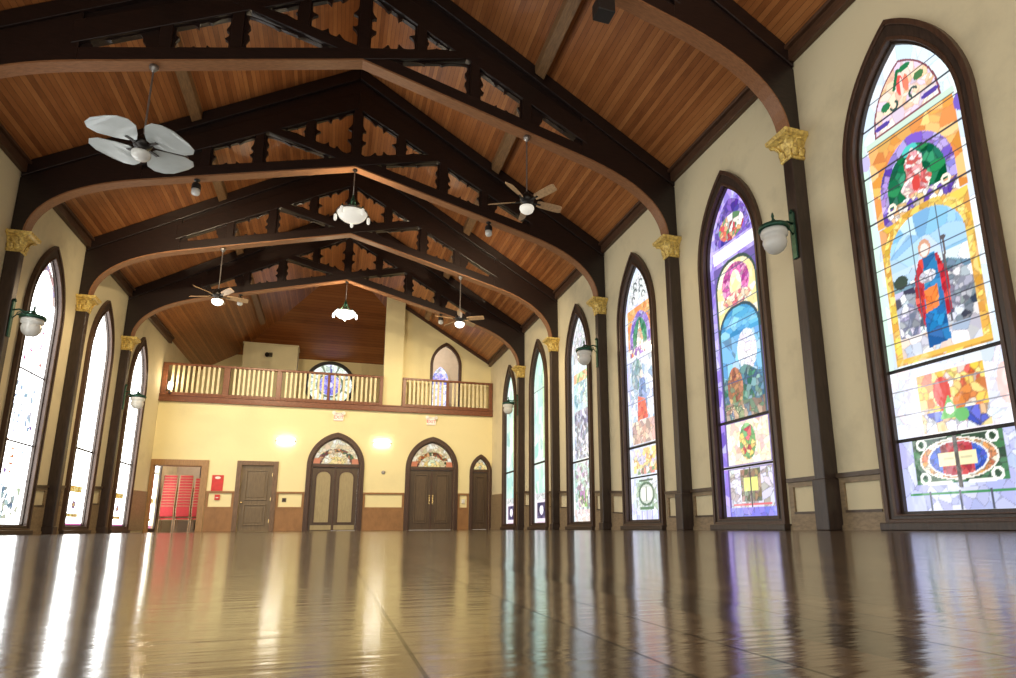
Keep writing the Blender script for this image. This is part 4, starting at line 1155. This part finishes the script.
def arched_door(no, A, leaves, panel_mat, zt, arched_panels, handles):
    c, a, zs_, za_ = A
    root = empty('door_%d' % no, (c, YB, 0), kind='structure')
    cw = 0.155 if a > 0.5 else 0.11
    outl = lancet(a + cw, 0.001, zs_, za_ + cw * 1.25); inl = lancet(a, 0.001, zs_, za_)
    ring = [(c + u, z) for u, z in (outl[1:] + outl[:1])]
    rin = [(c + u, z) for u, z in (inl[1:] + inl[:1])]
    bm = BM()
    plate(bm, [ring + rin[::-1]], 0.0, 0.06, Mback)
    obj('casing', bm, M_FRAME, root, bev=0.012)
    ring2 = [(c + u, z) for u, z in (lambda l: l[1:] + l[:1])(lancet(a + cw * 0.45, 0.001, zs_, za_ + cw * 0.5))]
    bm = BM(); plate(bm, [ring2 + rin[::-1]], 0.06, 0.085, Mback); obj('moulding', bm, M_FRAME, root, bev=0.01)
    il2 = [(c + u, z) for u, z in (lambda l: l[1:] + l[:1])(lancet(a - 0.05, 0.001, zs_, za_ - 0.05))]
    bm = BM(); plate(bm, [[(p, q) for p, q in rin] + il2[::-1]], -0.15, 0.0, Mback); obj('jamb', bm, M_FRAME, root)
    bm = BM(); box(bm, c - a + 0.04, c + a - 0.04, YB - 0.01, YB + 0.12, zt, zt + 0.10); obj('transom', bm, M_FRAME, root, bev=0.01)
    # lunette glass above the transom
    wf = lancet_w(a - 0.05, zs_, za_ - 0.05)
    pane('lunette_glass', art_lunette, M_GLASS_D, lambda z: max(wf(z), 0.001), zt + 0.10, za_ - 0.05, 60 if a > .5 else 24, 40, 60 + no, lambda p, q, d: (c + p, YB + 0.07, q), root, zoff=zt + 0.10)
    n = leaves; x0, x1 = c - a + 0.05, c + a - 0.05
    for k in range(n):
        xa = x0 + (x1 - x0) * k / n + 0.004; xb = x0 + (x1 - x0) * (k + 1) / n - 0.004
        lf = obj('leaf', box(BM(), xa, xb, YB + 0.05, YB + 0.10, 0.006, zt - 0.004), M_DOOR, root, bev=0.005)
        bm = BM(); m_ = 0.15 if n == 2 else 0.10
        if arched_panels:
            l = lancet((xb - xa) / 2 - m_, 0.30, zt - 0.38, zt - 0.16)
            plate(bm, [[((xa + xb) / 2 + u, z) for u, z in l]], 0.0, 0.012, lambda p, q, d: (p, YB + 0.05 - d, q))
            obj('panel', bm, panel_mat, lf, label='olive tan panel with arched top')
            bm = BM(); lo = lancet((xb - xa) / 2 - m_ + 0.035, 0.265, zt - 0.38, zt - 0.12)
            plate(bm, [[((xa + xb) / 2 + u, z) for u, z in lo], [((xa + xb) / 2 + u, z) for u, z in l]], 0.0, 0.03, lambda p, q, d: (p, YB + 0.05 - d, q))
            obj('panel_moulding', bm, M_FRAME, lf, bev=0.008)
            box_b = BM(); box(box_b, xa + 0.04, xb - 0.04, YB + 0.04, YB + 0.05, 0.04, 0.2); obj('kick_plate', box_b, panel_mat, lf)
        else:
            moulding_rect(bm, xa + m_, xb - m_, 0.26, zt - 0.16, YB + 0.05, 0.035, 0.03)
            leaf_panel(bm, xa + m_ + 0.06, xb - m_ - 0.06, 0.34, zt - 0.24, YB + 0.05, 0.012)
            obj('panel', bm, panel_mat, lf, bev=0.008)
        if handles:
            xh = xb - 0.06 if k == 0 else xa + 0.06
            bm = BM(); box(bm, xh - 0.025, xh + 0.025, YB + 0.042, YB + 0.05, 0.95, 1.30); tube(bm, [(xh, YB + 0.04, 1.0), (xh, YB + 0.0, 1.02), (xh, YB - 0.0, 1.22), (xh, YB + 0.04, 1.25)], 0.012, 8)
            obj('handle', bm, M_BRASS, lf)
    if n == 2:
        bm = BM(); box(bm, c - 0.03, c + 0.03, YB + 0.03, YB + 0.05, 0.01, zt - 0.02); obj('astragal', bm, M_FRAME, root, bev=0.006)
arched_door(3, A3, 2, M_OLIVE, 2.25, True, False)
arched_door(4, A4, 2, M_DOORP, 2.22, False, True)
arched_door(5, A5, 1, M_DOOR, 2.17, False, False)

# wainscot of the back wall between the doors
rail, brown, cream = BM(), BM(), BM()
gaps = [(-4.09, -3.22), (-1.89, -0.965), (1.035, 2.515), (4.52, 4.95)]
for a, b in gaps:
    box(rail, a, b, YB - 0.05, YB - .001, 1.29, 1.36); box(rail, a, b, YB - 0.03, YB - .001, 0.76, 0.83)
    box(brown, a, b, YB - 0.025, YB - .001, 0.05, 0.76)
    box(rail, a, a + 0.08, YB - 0.03, YB - .001, 0.83, 1.29); box(rail, b - 0.08, b, YB - 0.03, YB - .001, 0.83, 1.29)
    box(rail, a, b, YB - 0.04, YB - .001, 0, 0.05)
struct('trim_9', rail, M_BWAINS, bev=0.006)
struct('baseboard_back', brown, M_BWAINS)

# ------------------------------------------------------------------ small fixtures on the back wall
def text_mesh(txt, size, m, parent, loc, rz=0):
    cu = bpy.data.curves.new('letters', 'FONT'); cu.body = txt; cu.size = size; cu.align_x = 'CENTER'; cu.align_y = 'CENTER'; cu.extrude = 0.004
    to = bpy.data.objects.new('tmp', cu); COL.objects.link(to)
    dg = bpy.context.evaluated_depsgraph_get(); dg.update()
    me = bpy.data.meshes.new_from_object(to.evaluated_get(dg)); bpy.data.objects.remove(to)
    me.transform(Matrix.Rotation(math.pi / 2, 4, 'X')); me.materials.clear(); me.materials.append(m)
    o = bpy.data.objects.new('letters', me); COL.objects.link(o); o.parent = parent
    o.location = Vector(loc) - world_loc(parent)
    return o
for (x, z, lab) in ((0.02, 4.08, 'pale exit sign with two lamp heads above the olive-panelled arched door'), (3.42, 4.07, 'pale exit sign with two lamp heads above the dark arched double door')):
    root = empty('exit_sign', (x, YB - 0.04, z), lab, 'exit sign', 'exit signs over the arched doors')
    bm = box(BM(), x - 0.17, x + 0.17, YB - 0.055, YB - .001, z - 0.12, z + 0.12); obj('housing', bm, M_PINK, root, bev=0.01)
    text_mesh('EXIT', 0.17, M_EXITRED, root, (x, YB - 0.058, z))
    for s in (-1, 1):
        bm = BM(); tube(bm, [(x + s * 0.14, YB - 0.06, z + 0.15), (x + s * 0.17, YB - 0.16, z + 0.15)], [0.05, 0.07], 14); obj('lamp_head', bm, M_WHITE, root)
    bm = box(BM(), x - 0.20, x + 0.20, YB - 0.06, YB - .001, z + 0.12, z + 0.19); obj('battery_case', bm, M_WHITE, root, bev=0.01)
for (x, z, lab) in ((-1.72, 3.15, 'glowing wall light left of the olive-panelled arched door'), (1.62, 3.18, 'glowing wall light between the two arched double doors')):
    root = empty('linear_light', (x, YB - 0.05, z), lab, 'wall light', 'linear lights on the back wall')
    bm = box(BM(), x - 0.34, x + 0.34, YB - 0.11, YB - .001, z - 0.02, z + 0.01); obj('fitting', bm, M_STEEL, root, bev=0.005)
    bm = BM(); tube(bm, [(x - 0.28, YB - 0.07, z + 0.05), (x + 0.28, YB - 0.07, z + 0.05)], 0.03, 12); obj('lamp_tube', bm, M_SCONCE, root)
    bm = BM(); tube(bm, [(x - 0.28, YB - 0.07, z - 0.05), (x + 0.28, YB - 0.07, z - 0.05)], 0.03, 12); obj('lamp_tube', bm, M_SCONCE, root)

o = thing_mesh('notice_board', box(BM(), -3.96, -3.60, YB - 0.02, YB - .001, 1.365, 1.90), M_RED, (-3.78, YB - 0.01, 1.365), bev=0.004)
tag(o, 'red notice panel on the cream wall right of the open doorway', 'notice')
bm = BM(); lathe(bm, [(0.09, 0), (0.09, 0.004)], (0, 0, 0), 20); bmesh.ops.scale(bm, verts=bm.verts, vec=(1, 0.5, 1)); bmesh.ops.rotate(bm, verts=bm.verts, matrix=Matrix.Rotation(math.pi / 2, 3, 'X'))
bmesh.ops.translate(bm, verts=bm.verts, vec=(-3.78, YB - 0.021, 1.81)); obj('emblem', bm, M_WHITE, o, label='white oval emblem')
root = empty('fire_alarm_box', (-3.74, YB - 0.03, 1.15), 'small red fire alarm box below the red notice', 'fire alarm')
obj('case', box(BM(), -3.82, -3.66, YB - 0.05, YB - .001, 1.06, 1.24), M_RED, root, bev=0.01)
obj('pull_bar', box(BM(), -3.78, -3.70, YB - 0.065, YB - 0.05, 1.12, 1.15), M_WHITE, root)
root = empty('power_socket', (-1.62, YB - 0.02, 1.07), 'small brown socket plate in the cream panel right of the single door', 'socket')
obj('plate', box(BM(), -1.69, -1.55, YB - 0.012, YB - .001, 1.0, 1.14), M_RAILW, root, bev=0.004)
obj('outlet', box(BM(), -1.65, -1.59, YB - 0.016, YB - 0.012, 1.04, 1.10), M_BLACK, root)
root = empty('thermostat', (1.72, YB - 0.03, 2.1), 'small round thermostat between the two arched doors', 'thermostat')
bm = BM(); lathe(bm, [(0.07, 0), (0.07, 0.02), (0.055, 0.035), (0, 0.04)], (0, 0, 0), 18); bmesh.ops.rotate(bm, verts=bm.verts, matrix=Matrix.Rotation(math.pi / 2, 3, 'X')); bmesh.ops.translate(bm, verts=bm.verts, vec=(1.72, YB - .001, 2.1))
obj('body', bm, M_STEEL, root)
root = empty('switch_plate', (4.73, YB - 0.02, 1.06), 'white switch plate between the dark double door and the narrow arched door', 'switch')
obj('plate', box(BM(), 4.67, 4.79, YB - 0.04, YB - 0.001, 0.98, 1.14), M_WHITE, root, bev=0.004)
obj('toggle', box(BM(), 4.715, 4.745, YB - 0.05, YB - 0.04, 1.04, 1.08), M_WHITE, root)

# ------------------------------------------------------------------ stacked chairs beyond the open doorway
def make_chair():
    t = empty('stacking_chair', (0, 0, 0))
    bm = box(BM(), -0.20, 0.20, -0.19, 0.21, 0.43, 0.485); obj('seat', bm, M_CHAIR, t, bev=0.02)
    bm = BM(); hexa(bm, [(x, -0.21 - d - (q - 0.55) * 0.12, q) for x in (-0.20, 0.20) for d in (0.0, 0.035) for q in (0.53, 0.88)]); obj('backrest', bm, M_CHAIR, t, bev=0.015)
    bm = BM(); tube(bm, [(-0.215, -0.27, 0.86), (-0.20, -0.272, 0.895), (0.20, -0.272, 0.895), (0.215, -0.27, 0.86)], 0.011, 8); obj('top_rail', bm, M_CFRAME, t)
    for s in (-1, 1):
        bm = BM(); tube(bm, [(s * 0.215, -0.27, 0.86), (s * 0.215, -0.21, 0.50), (s * 0.22, -0.20, 0.42), (s * 0.22, -0.235, 0.0)], 0.012, 8); obj('leg', bm, M_CFRAME, t)
        bm = BM(); tube(bm, [(s * 0.22, -0.20, 0.42), (s * 0.22, 0.20, 0.42), (s * 0.22, 0.225, 0.0)], 0.012, 8); obj('leg', bm, M_CFRAME, t)
    bm = BM(); tube(bm, [(-0.215, -0.20, 0.42), (0.215, -0.20, 0.42)], 0.010, 8); tube(bm, [(-0.215, 0.19, 0.42), (0.215, 0.19, 0.42)], 0.010, 8); obj('seat_frame', bm, M_CFRAME, t)
    return t
proto = make_chair()
used = False
STK = [(-5.50, 25.75, 12, 'left stack'), (-5.00, 25.75, 12, 'middle stack'), (-4.50, 25.75, 11, 'right stack')]
for sx, sy, n, word in STK:
    for k in range(n):
        c_ = proto if not used else copy_tree(proto)
        used = True
        c_.location = (sx, sy + k * 0.010, k * 0.099)
        lvl = 'bottom' if k == 0 else 'topmost' if k == n - 1 else 'middle'
        tag(c_, 'red stacking chair, %s of the %s beyond the open doorway' % (lvl, word), 'chair', 'stacked red chairs, ' + word)
# dark curtain beside the stacks
bm = BM()
n = 24
pts = [(-4.80 + 0.50 * k / n, 26.7 + 0.04 * math.sin(k * 1.9)) for k in range(n + 1)]
a = [[bm.verts.new((x, y + d, z)) for x, y in pts] for d in (0, 0.02) for z in (0.05, 2.9)]
for r, s in ((a[0], a[1]), (a[2], a[3])):
    for k in range(n): bm.faces.new([r[k], r[k + 1], s[k + 1], s[k]])
for r, s in ((a[0], a[2]), (a[1], a[3])):
    for k in range(n): bm.faces.new([r[k], r[k + 1], s[k + 1], s[k]])
o = thing_mesh('curtain', bm, M_BLUEBLK, (-4.55, 26.7, 0.05), smooth=True)
tag(o, 'dark blue curtain hanging behind the right stack of chairs', 'curtain')

# ------------------------------------------------------------------ wall lanterns
def lantern(side, yc, z, label):
    root = empty('globe_lantern', (side * PX, yc, z - 0.25), label, 'wall lantern', 'green globe lanterns on the pilasters')
    def P(d, q, y=0.0): return (side * (PX - d), yc + y, z + q)
    bm = BM(); a = sorted((side * PX, side * (PX - 0.025))); box(bm, a[0], a[1], yc - 0.045, yc + 0.045, z - 0.32, z + 0.34)
    lathe(bm, [(0.0, 0.32), (0.035, 0.34), (0.02, 0.38), (0, 0.42)], P(0.02, 0.0), 10)
    obj('back_plate', bm, M_GREEN, root, bev=0.008)
    bm = BM()
    tube(bm, [P(0.02, 0.18), P(0.10, 0.20), P(0.20, 0.16), P(0.30, 0.18), P(0.33, 0.20)], 0.016, 8)
    tube(bm, [P(0.02, 0.02), P(0.08, 0.10), P(0.16, 0.13), P(0.24, 0.16)], 0.010, 8)
    sc = [P(0.12 + (0.055 - 0.004 * q) * math.cos(q * 0.8), 0.115 + (0.045 - 0.004 * q) * math.sin(q * 0.8)) for q in range(9)]
    tube(bm, sc, 0.008, 6)
    obj('bracket_arm', bm, M_GREEN, root, smooth=True)
    bm = BM(); lathe(bm, [(0.0, 0.30), (0.012, 0.28), (0.02, 0.24), (0.012, 0.20), (0.03, 0.17), (0.05, 0.14), (0.10, 0.12), (0.19, 0.09), (0.20, 0.06), (0.195, 0.03), (0.15, 0.03)], P(0.33, 0), 28)
    obj('cap', bm, M_GREEN, root, smooth=True)
    bm = BM(); lathe(bm, [(0.165, 0.03), (0.175, -0.01), (0.17, -0.05), (0.135, -0.07), (0.15, -0.10), (0.155, -0.14), (0.14, -0.20), (0.105, -0.25), (0.055, -0.285), (0, -0.295)], P(0.33, 0), 28)
    obj('globe', bm, M_GLOBE, root, smooth=True)
LR = {0: 'nearest green globe lantern, on the pilaster left of the tallest window', 2: 'globe lantern on the right wall before the pale narrow window', 4: 'farthest globe lantern on the right wall, close to the balcony corner'}
LL = {2: 'globe lantern at the left edge of the view, before the first bright window', 4: 'small globe lantern on the farthest left pilaster, before the narrow white window'}
for i, l in LR.items(): lantern(1, PYS[i + 2], 3.84 if i == 0 else 4.0, l)
for i, l in LL.items(): lantern(-1, PYS[i + 2], 3.72 if i == 2 else 3.62, l)

# ------------------------------------------------------------------ ceiling fans
def fan(x, y, ztop, blade_mat, bowl_mat, ang, label, nb=5, wide=0.14, zh=5.80):
    root = empty('ceiling_fan', (x, y, ztop), label, 'ceiling fan', 'ceiling fans hung from the trusses')
    bm = BM(); lathe(bm, [(0.0, 0.0), (0.065, -0.002), (0.06, -0.05), (0.02, -0.10), (0.013, -0.11)], (x, y, ztop), 18); obj('canopy', bm, M_STEEL, root, smooth=True)
    bm = BM(); tube(bm, [(x, y, ztop - 0.10), (x, y, zh)], 0.013, 10); obj('down_rod', bm, M_STEEL, root)
    bm = BM(); lathe(bm, [(0.0, 0.06), (0.04, 0.05), (0.05, 0.0), (0.12, -0.03), (0.13, -0.10), (0.11, -0.15), (0.05, -0.17), (0.07, -0.20), (0.07, -0.23), (0, -0.23)], (x, y, zh), 24); obj('motor', bm, M_DKMETAL, root, smooth=True)
    for k in range(nb):
        t = ang + 2 * math.pi * k / nb
        dv, sv = Vector((math.cos(t), math.sin(t), 0)), Vector((-math.sin(t), math.cos(t), 0))
        c = Vector((x, y, zh - 0.13))
        bm = BM()
        prof = [(0.20, 0.55), (0.26, 0.8), (0.40, 0.95), (0.58, 1.0), (0.66, 0.92), (0.69, 0.6)] if wide < 0.3 else [(0.16, 0.22), (0.26, 0.55), (0.42, 0.95), (0.56, 1.0), (0.66, 0.78), (0.71, 0.36)]
        up_ = [[bm.verts.new(c + dv * r + sv * (w_ * wide / 2 * s) + Vector((0, 0, 0.012 * h + - s * (0.03 if wide < 0.3 else 0.012)))) for r, w_ in prof] for s in (-1, 1) for h in (0, 1)]
        for p_, q_ in ((0, 2), (1, 3), (0, 1), (2, 3)):
            for i in range(5): bm.faces.new([up_[p_][i], up_[p_][i + 1], up_[q_][i + 1], up_[q_][i]])
        for i in (0, 5): bm.faces.new([up_[0][i], up_[1][i], up_[3][i], up_[2][i]])
        bl = obj('blade', bm, blade_mat, root, bev=0.004)
        bm = BM(); hexa(bm, [c + dv * r + sv * w_ + Vector((0, 0, h)) for r in (0.09, 0.27) for w_ in (-0.025, 0.025) for h in (-0.008, 0.0)]); obj('blade_iron', bm, M_DKMETAL, bl)
    bm = BM(); lathe(bm, [(0.07, -0.22), (0.125, -0.235), (0.13, -0.27), (0.11, -0.32), (0.06, -0.355), (0, -0.365)], (x, y, zh), 24); obj('light_bowl', bm, bowl_mat, root, smooth=True)
yt = lambda i: Y0 + SP * i + 0.10
fan(-3.0, yt(1), zlow(3.0), M_PALEBLADE, M_GLOBE, 0.98, 'large near ceiling fan with broad blades tinted by window light at upper left', 4, 0.74, 5.70)
fan(2.9, yt(1), zlow(2.9), M_PALEWOOD, M_BOWL, 0.16, 'ceiling fan with light wood blades hanging right of centre, below the near truss')
fan(-3.0, yt(3), zlow(3.0), M_PALEWOOD, M_BOWLHOT, 0.3, 'lit ceiling fan hanging above the left part of the balcony')
fan(3.0, yt(3), zlow(3.0), M_PALEWOOD, M_BOWLHOT, 0.75, 'lit ceiling fan hanging near the arched balcony opening at right')

# ------------------------------------------------------------------ bowl pendants
def pendant(y, label, mat):
    z = 6.62
    root = empty('bowl_pendant', (0, y, 7.72), label, 'pendant lamp', 'bowl pendants at the truss peaks')
    bm = BM(); lathe(bm, [(0.0, 0.0), (0.06, -0.002), (0.05, -0.04), (0.015, -0.07)], (0, y, 7.72), 16); obj('canopy', bm, M_DKMETAL, root, smooth=True)
    bm = BM(); tube(bm, [(0, y, 7.66), (0, y, 7.10)], 0.010, 8)
    for k in range(10):
        lathe(bm, [(0.0, -0.02), (0.016, 0), (0.0, 0.02)], (0, y, 7.12 + k * 0.05), 8)
    obj('chain', bm, M_STEEL, root, smooth=True)
    bm = BM(); lathe(bm, [(0, 0.50), (0.02, 0.48), (0.025, 0.43), (0.05, 0.38), (0.055, 0.30), (0.03, 0.24), (0.06, 0.20), (0.06, 0.12), (0.03, 0.08), (0, 0.06)], (0, y, z), 16)
    for k in range(3):
        t = k * 2.094 + 0.5
        tube(bm, [(0.04 * math.cos(t), y + 0.04 * math.sin(t), z + 0.34), (0.15 * math.cos(t), y + 0.15 * math.sin(t), z + 0.20), (0.27 * math.cos(t), y + 0.27 * math.sin(t), z + 0.07)], 0.010, 6)
    obj('stem', bm, M_GREEN, root, smooth=True)
    bm = BM(); lathe(bm, [(0.29, 0.07), (0.31, 0.05), (0.30, 0.02), (0.27, -0.04), (0.20, -0.10), (0.10, -0.135), (0, -0.145), (0, -0.125), (0.10, -0.115), (0.19, -0.08), (0.26, -0.02), (0.285, 0.04), (0.29, 0.07)][:7], (0, y, z), 32); obj('glass_bowl', bm, mat, root, smooth=True)
    bm = BM(); lathe(bm, [(0.30, 0.05), (0.325, 0.05), (0.325, 0.085), (0.30, 0.085), (0.30, 0.05)], (0, y, z), 32); obj('rim', bm, M_STEEL, root)
    for k in range(5):
        t = k * 1.2566 + 0.3
        cx, cy = 0.36 * math.cos(t), y + 0.36 * math.sin(t)
        bm = BM(); tube(bm, [(0.31 * math.cos(t), y + 0.31 * math.sin(t), z + 0.06), (cx, cy, z + 0.10), (cx, cy, z + 0.05)], 0.012, 6)
        arm = obj('side_arm', bm, M_GREEN, root)
        bm = BM(); lathe(bm, [(0.02, 0.05), (0.035, 0.03), (0.035, -0.07), (0.02, -0.10), (0, -0.105)], (cx, cy, z), 12); obj('candle_glass', bm, mat, arm, smooth=True)
pendant(yt(2), 'white bowl pendant hanging from the middle truss peak, nearer of the two', M_BOWL)
pendant(yt(4), 'lit bowl pendant hanging over the hall before the balcony, farther of the two', M_BOWLHOT)

# ------------------------------------------------------------------ can spotlights under the trusses
def spot(x, i, label):
    y = yt(i); zt = zlow(abs(x))
    root = empty('can_spotlight', (x, y, zt), label, 'spotlight', 'can spotlights under the truss arms')
    bm = BM(); lathe(bm, [(0.0, 0.0), (0.06, -0.001), (0.055, -0.03), (0.02, -0.04), (0.02, -0.08)], (x, y, zt), 14); obj('mount', bm, M_BLACK, root)
    bm = BM(); lathe(bm, [(0.0, -0.08), (0.07, -0.09), (0.085, -0.13), (0.085, -0.22), (0.07, -0.22)], (x, y, zt), 18); obj('can', bm, M_BLACK, root)
    bm = BM(); lathe(bm, [(0.08, -0.22), (0.08, -0.30), (0.06, -0.33), (0, -0.335)], (x, y, zt), 18); obj('lamp', bm, M_GLOBE, root, smooth=True)
spot(-3.0, 2, 'small can spotlight under the left arm of the middle truss, right of the near fan')
spot(3.0, 2, 'small can spotlight under the right arm of the middle truss')
spot(-3.0, 4, 'small can spotlight under the left arm of the farthest truss, beside the lit fan')
spot(3.0, 4, 'small can spotlight under the right arm of the farthest truss')
# boxy loudspeaker at the top edge
root = empty('truss_speaker', (2.93, yt(0) + 0.02, zlow(2.93)), 'black box hung under the nearest truss, at the top edge of the view', 'speaker')
bm = box(BM(), 2.82, 3.06, yt(0) - 0.10, yt(0) + 0.12, 6.56, 6.78); obj('case', bm, M_BLACK, root, bev=0.015)
bm = BM(); tube(bm, [(2.94, yt(0) + 0.01, 6.78), (2.94, yt(0) + 0.01, zlow(2.94) + 0.02)], 0.03, 10); obj('mount', bm, M_DKMETAL, root)

# ------------------------------------------------------------------ light of the lamps, plus added fill lights
def lamp(kind, loc, energy, col, radius=0.08, aim=None, size=2.0, blend=0.8):
    l = bpy.data.lights.new('lamp_and_fill_light', kind); l.energy = energy; l.color = col; l.shadow_soft_size = radius
    o = bpy.data.objects.new('lamp_and_fill_light', l); COL.objects.link(o); o.location = loc
    if kind == 'SPOT':
        l.spot_size = size; l.spot_blend = blend
        o.rotation_euler = (Vector(aim) - Vector(loc)).to_track_quat('-Z', 'Y').to_euler()
WARM = (1.0, 0.80, 0.52)
for i, e_ in ((2, 300), (4, 340)): lamp('POINT', (0, yt(i), 6.78), e_, WARM)              # inside the pendant bowls, shining up
for i, e_ in ((2, 600), (4, 620)):
    for sx in (-3.0, 3.0): lamp('SPOT', (sx, yt(i) + 0.05, zlow(3.0) - 0.42), e_, WARM, 0.06, (sx * 0.75, YB, 2.3), 2.2)
lamp('POINT', (-5.40, YB - 0.30, 5.15), 12, WARM, 0.05)          # small lamp on the balcony
lamp('POINT', (3.4, 25.4, 7.6), 40, (1.0, 0.92, 0.82), 0.1)      # unseen fill added to brighten the room behind the arched opening
lamp('POINT', (-4.6, 26.5, 3.7), 70, (1.0, 0.90, 0.78), 0.1)     # unseen fill added to lighten the wall behind the chair stacks
for (sx, i, e_) in ((-3.0, 1, 120), (2.9, 1, 90), (-3.0, 3, 240), (3.0, 3, 200)):       # fan light kits, shining down; the unlit near left fan's is added
    zl = (5.70 if (i == 1 and sx < 0) else 5.80) - 0.40
    lamp('SPOT', (sx, yt(i), zl), e_, (1.0, 0.74, 0.45), 0.06, (sx, yt(i) + 0.001, 0), 2.95, 0.25)
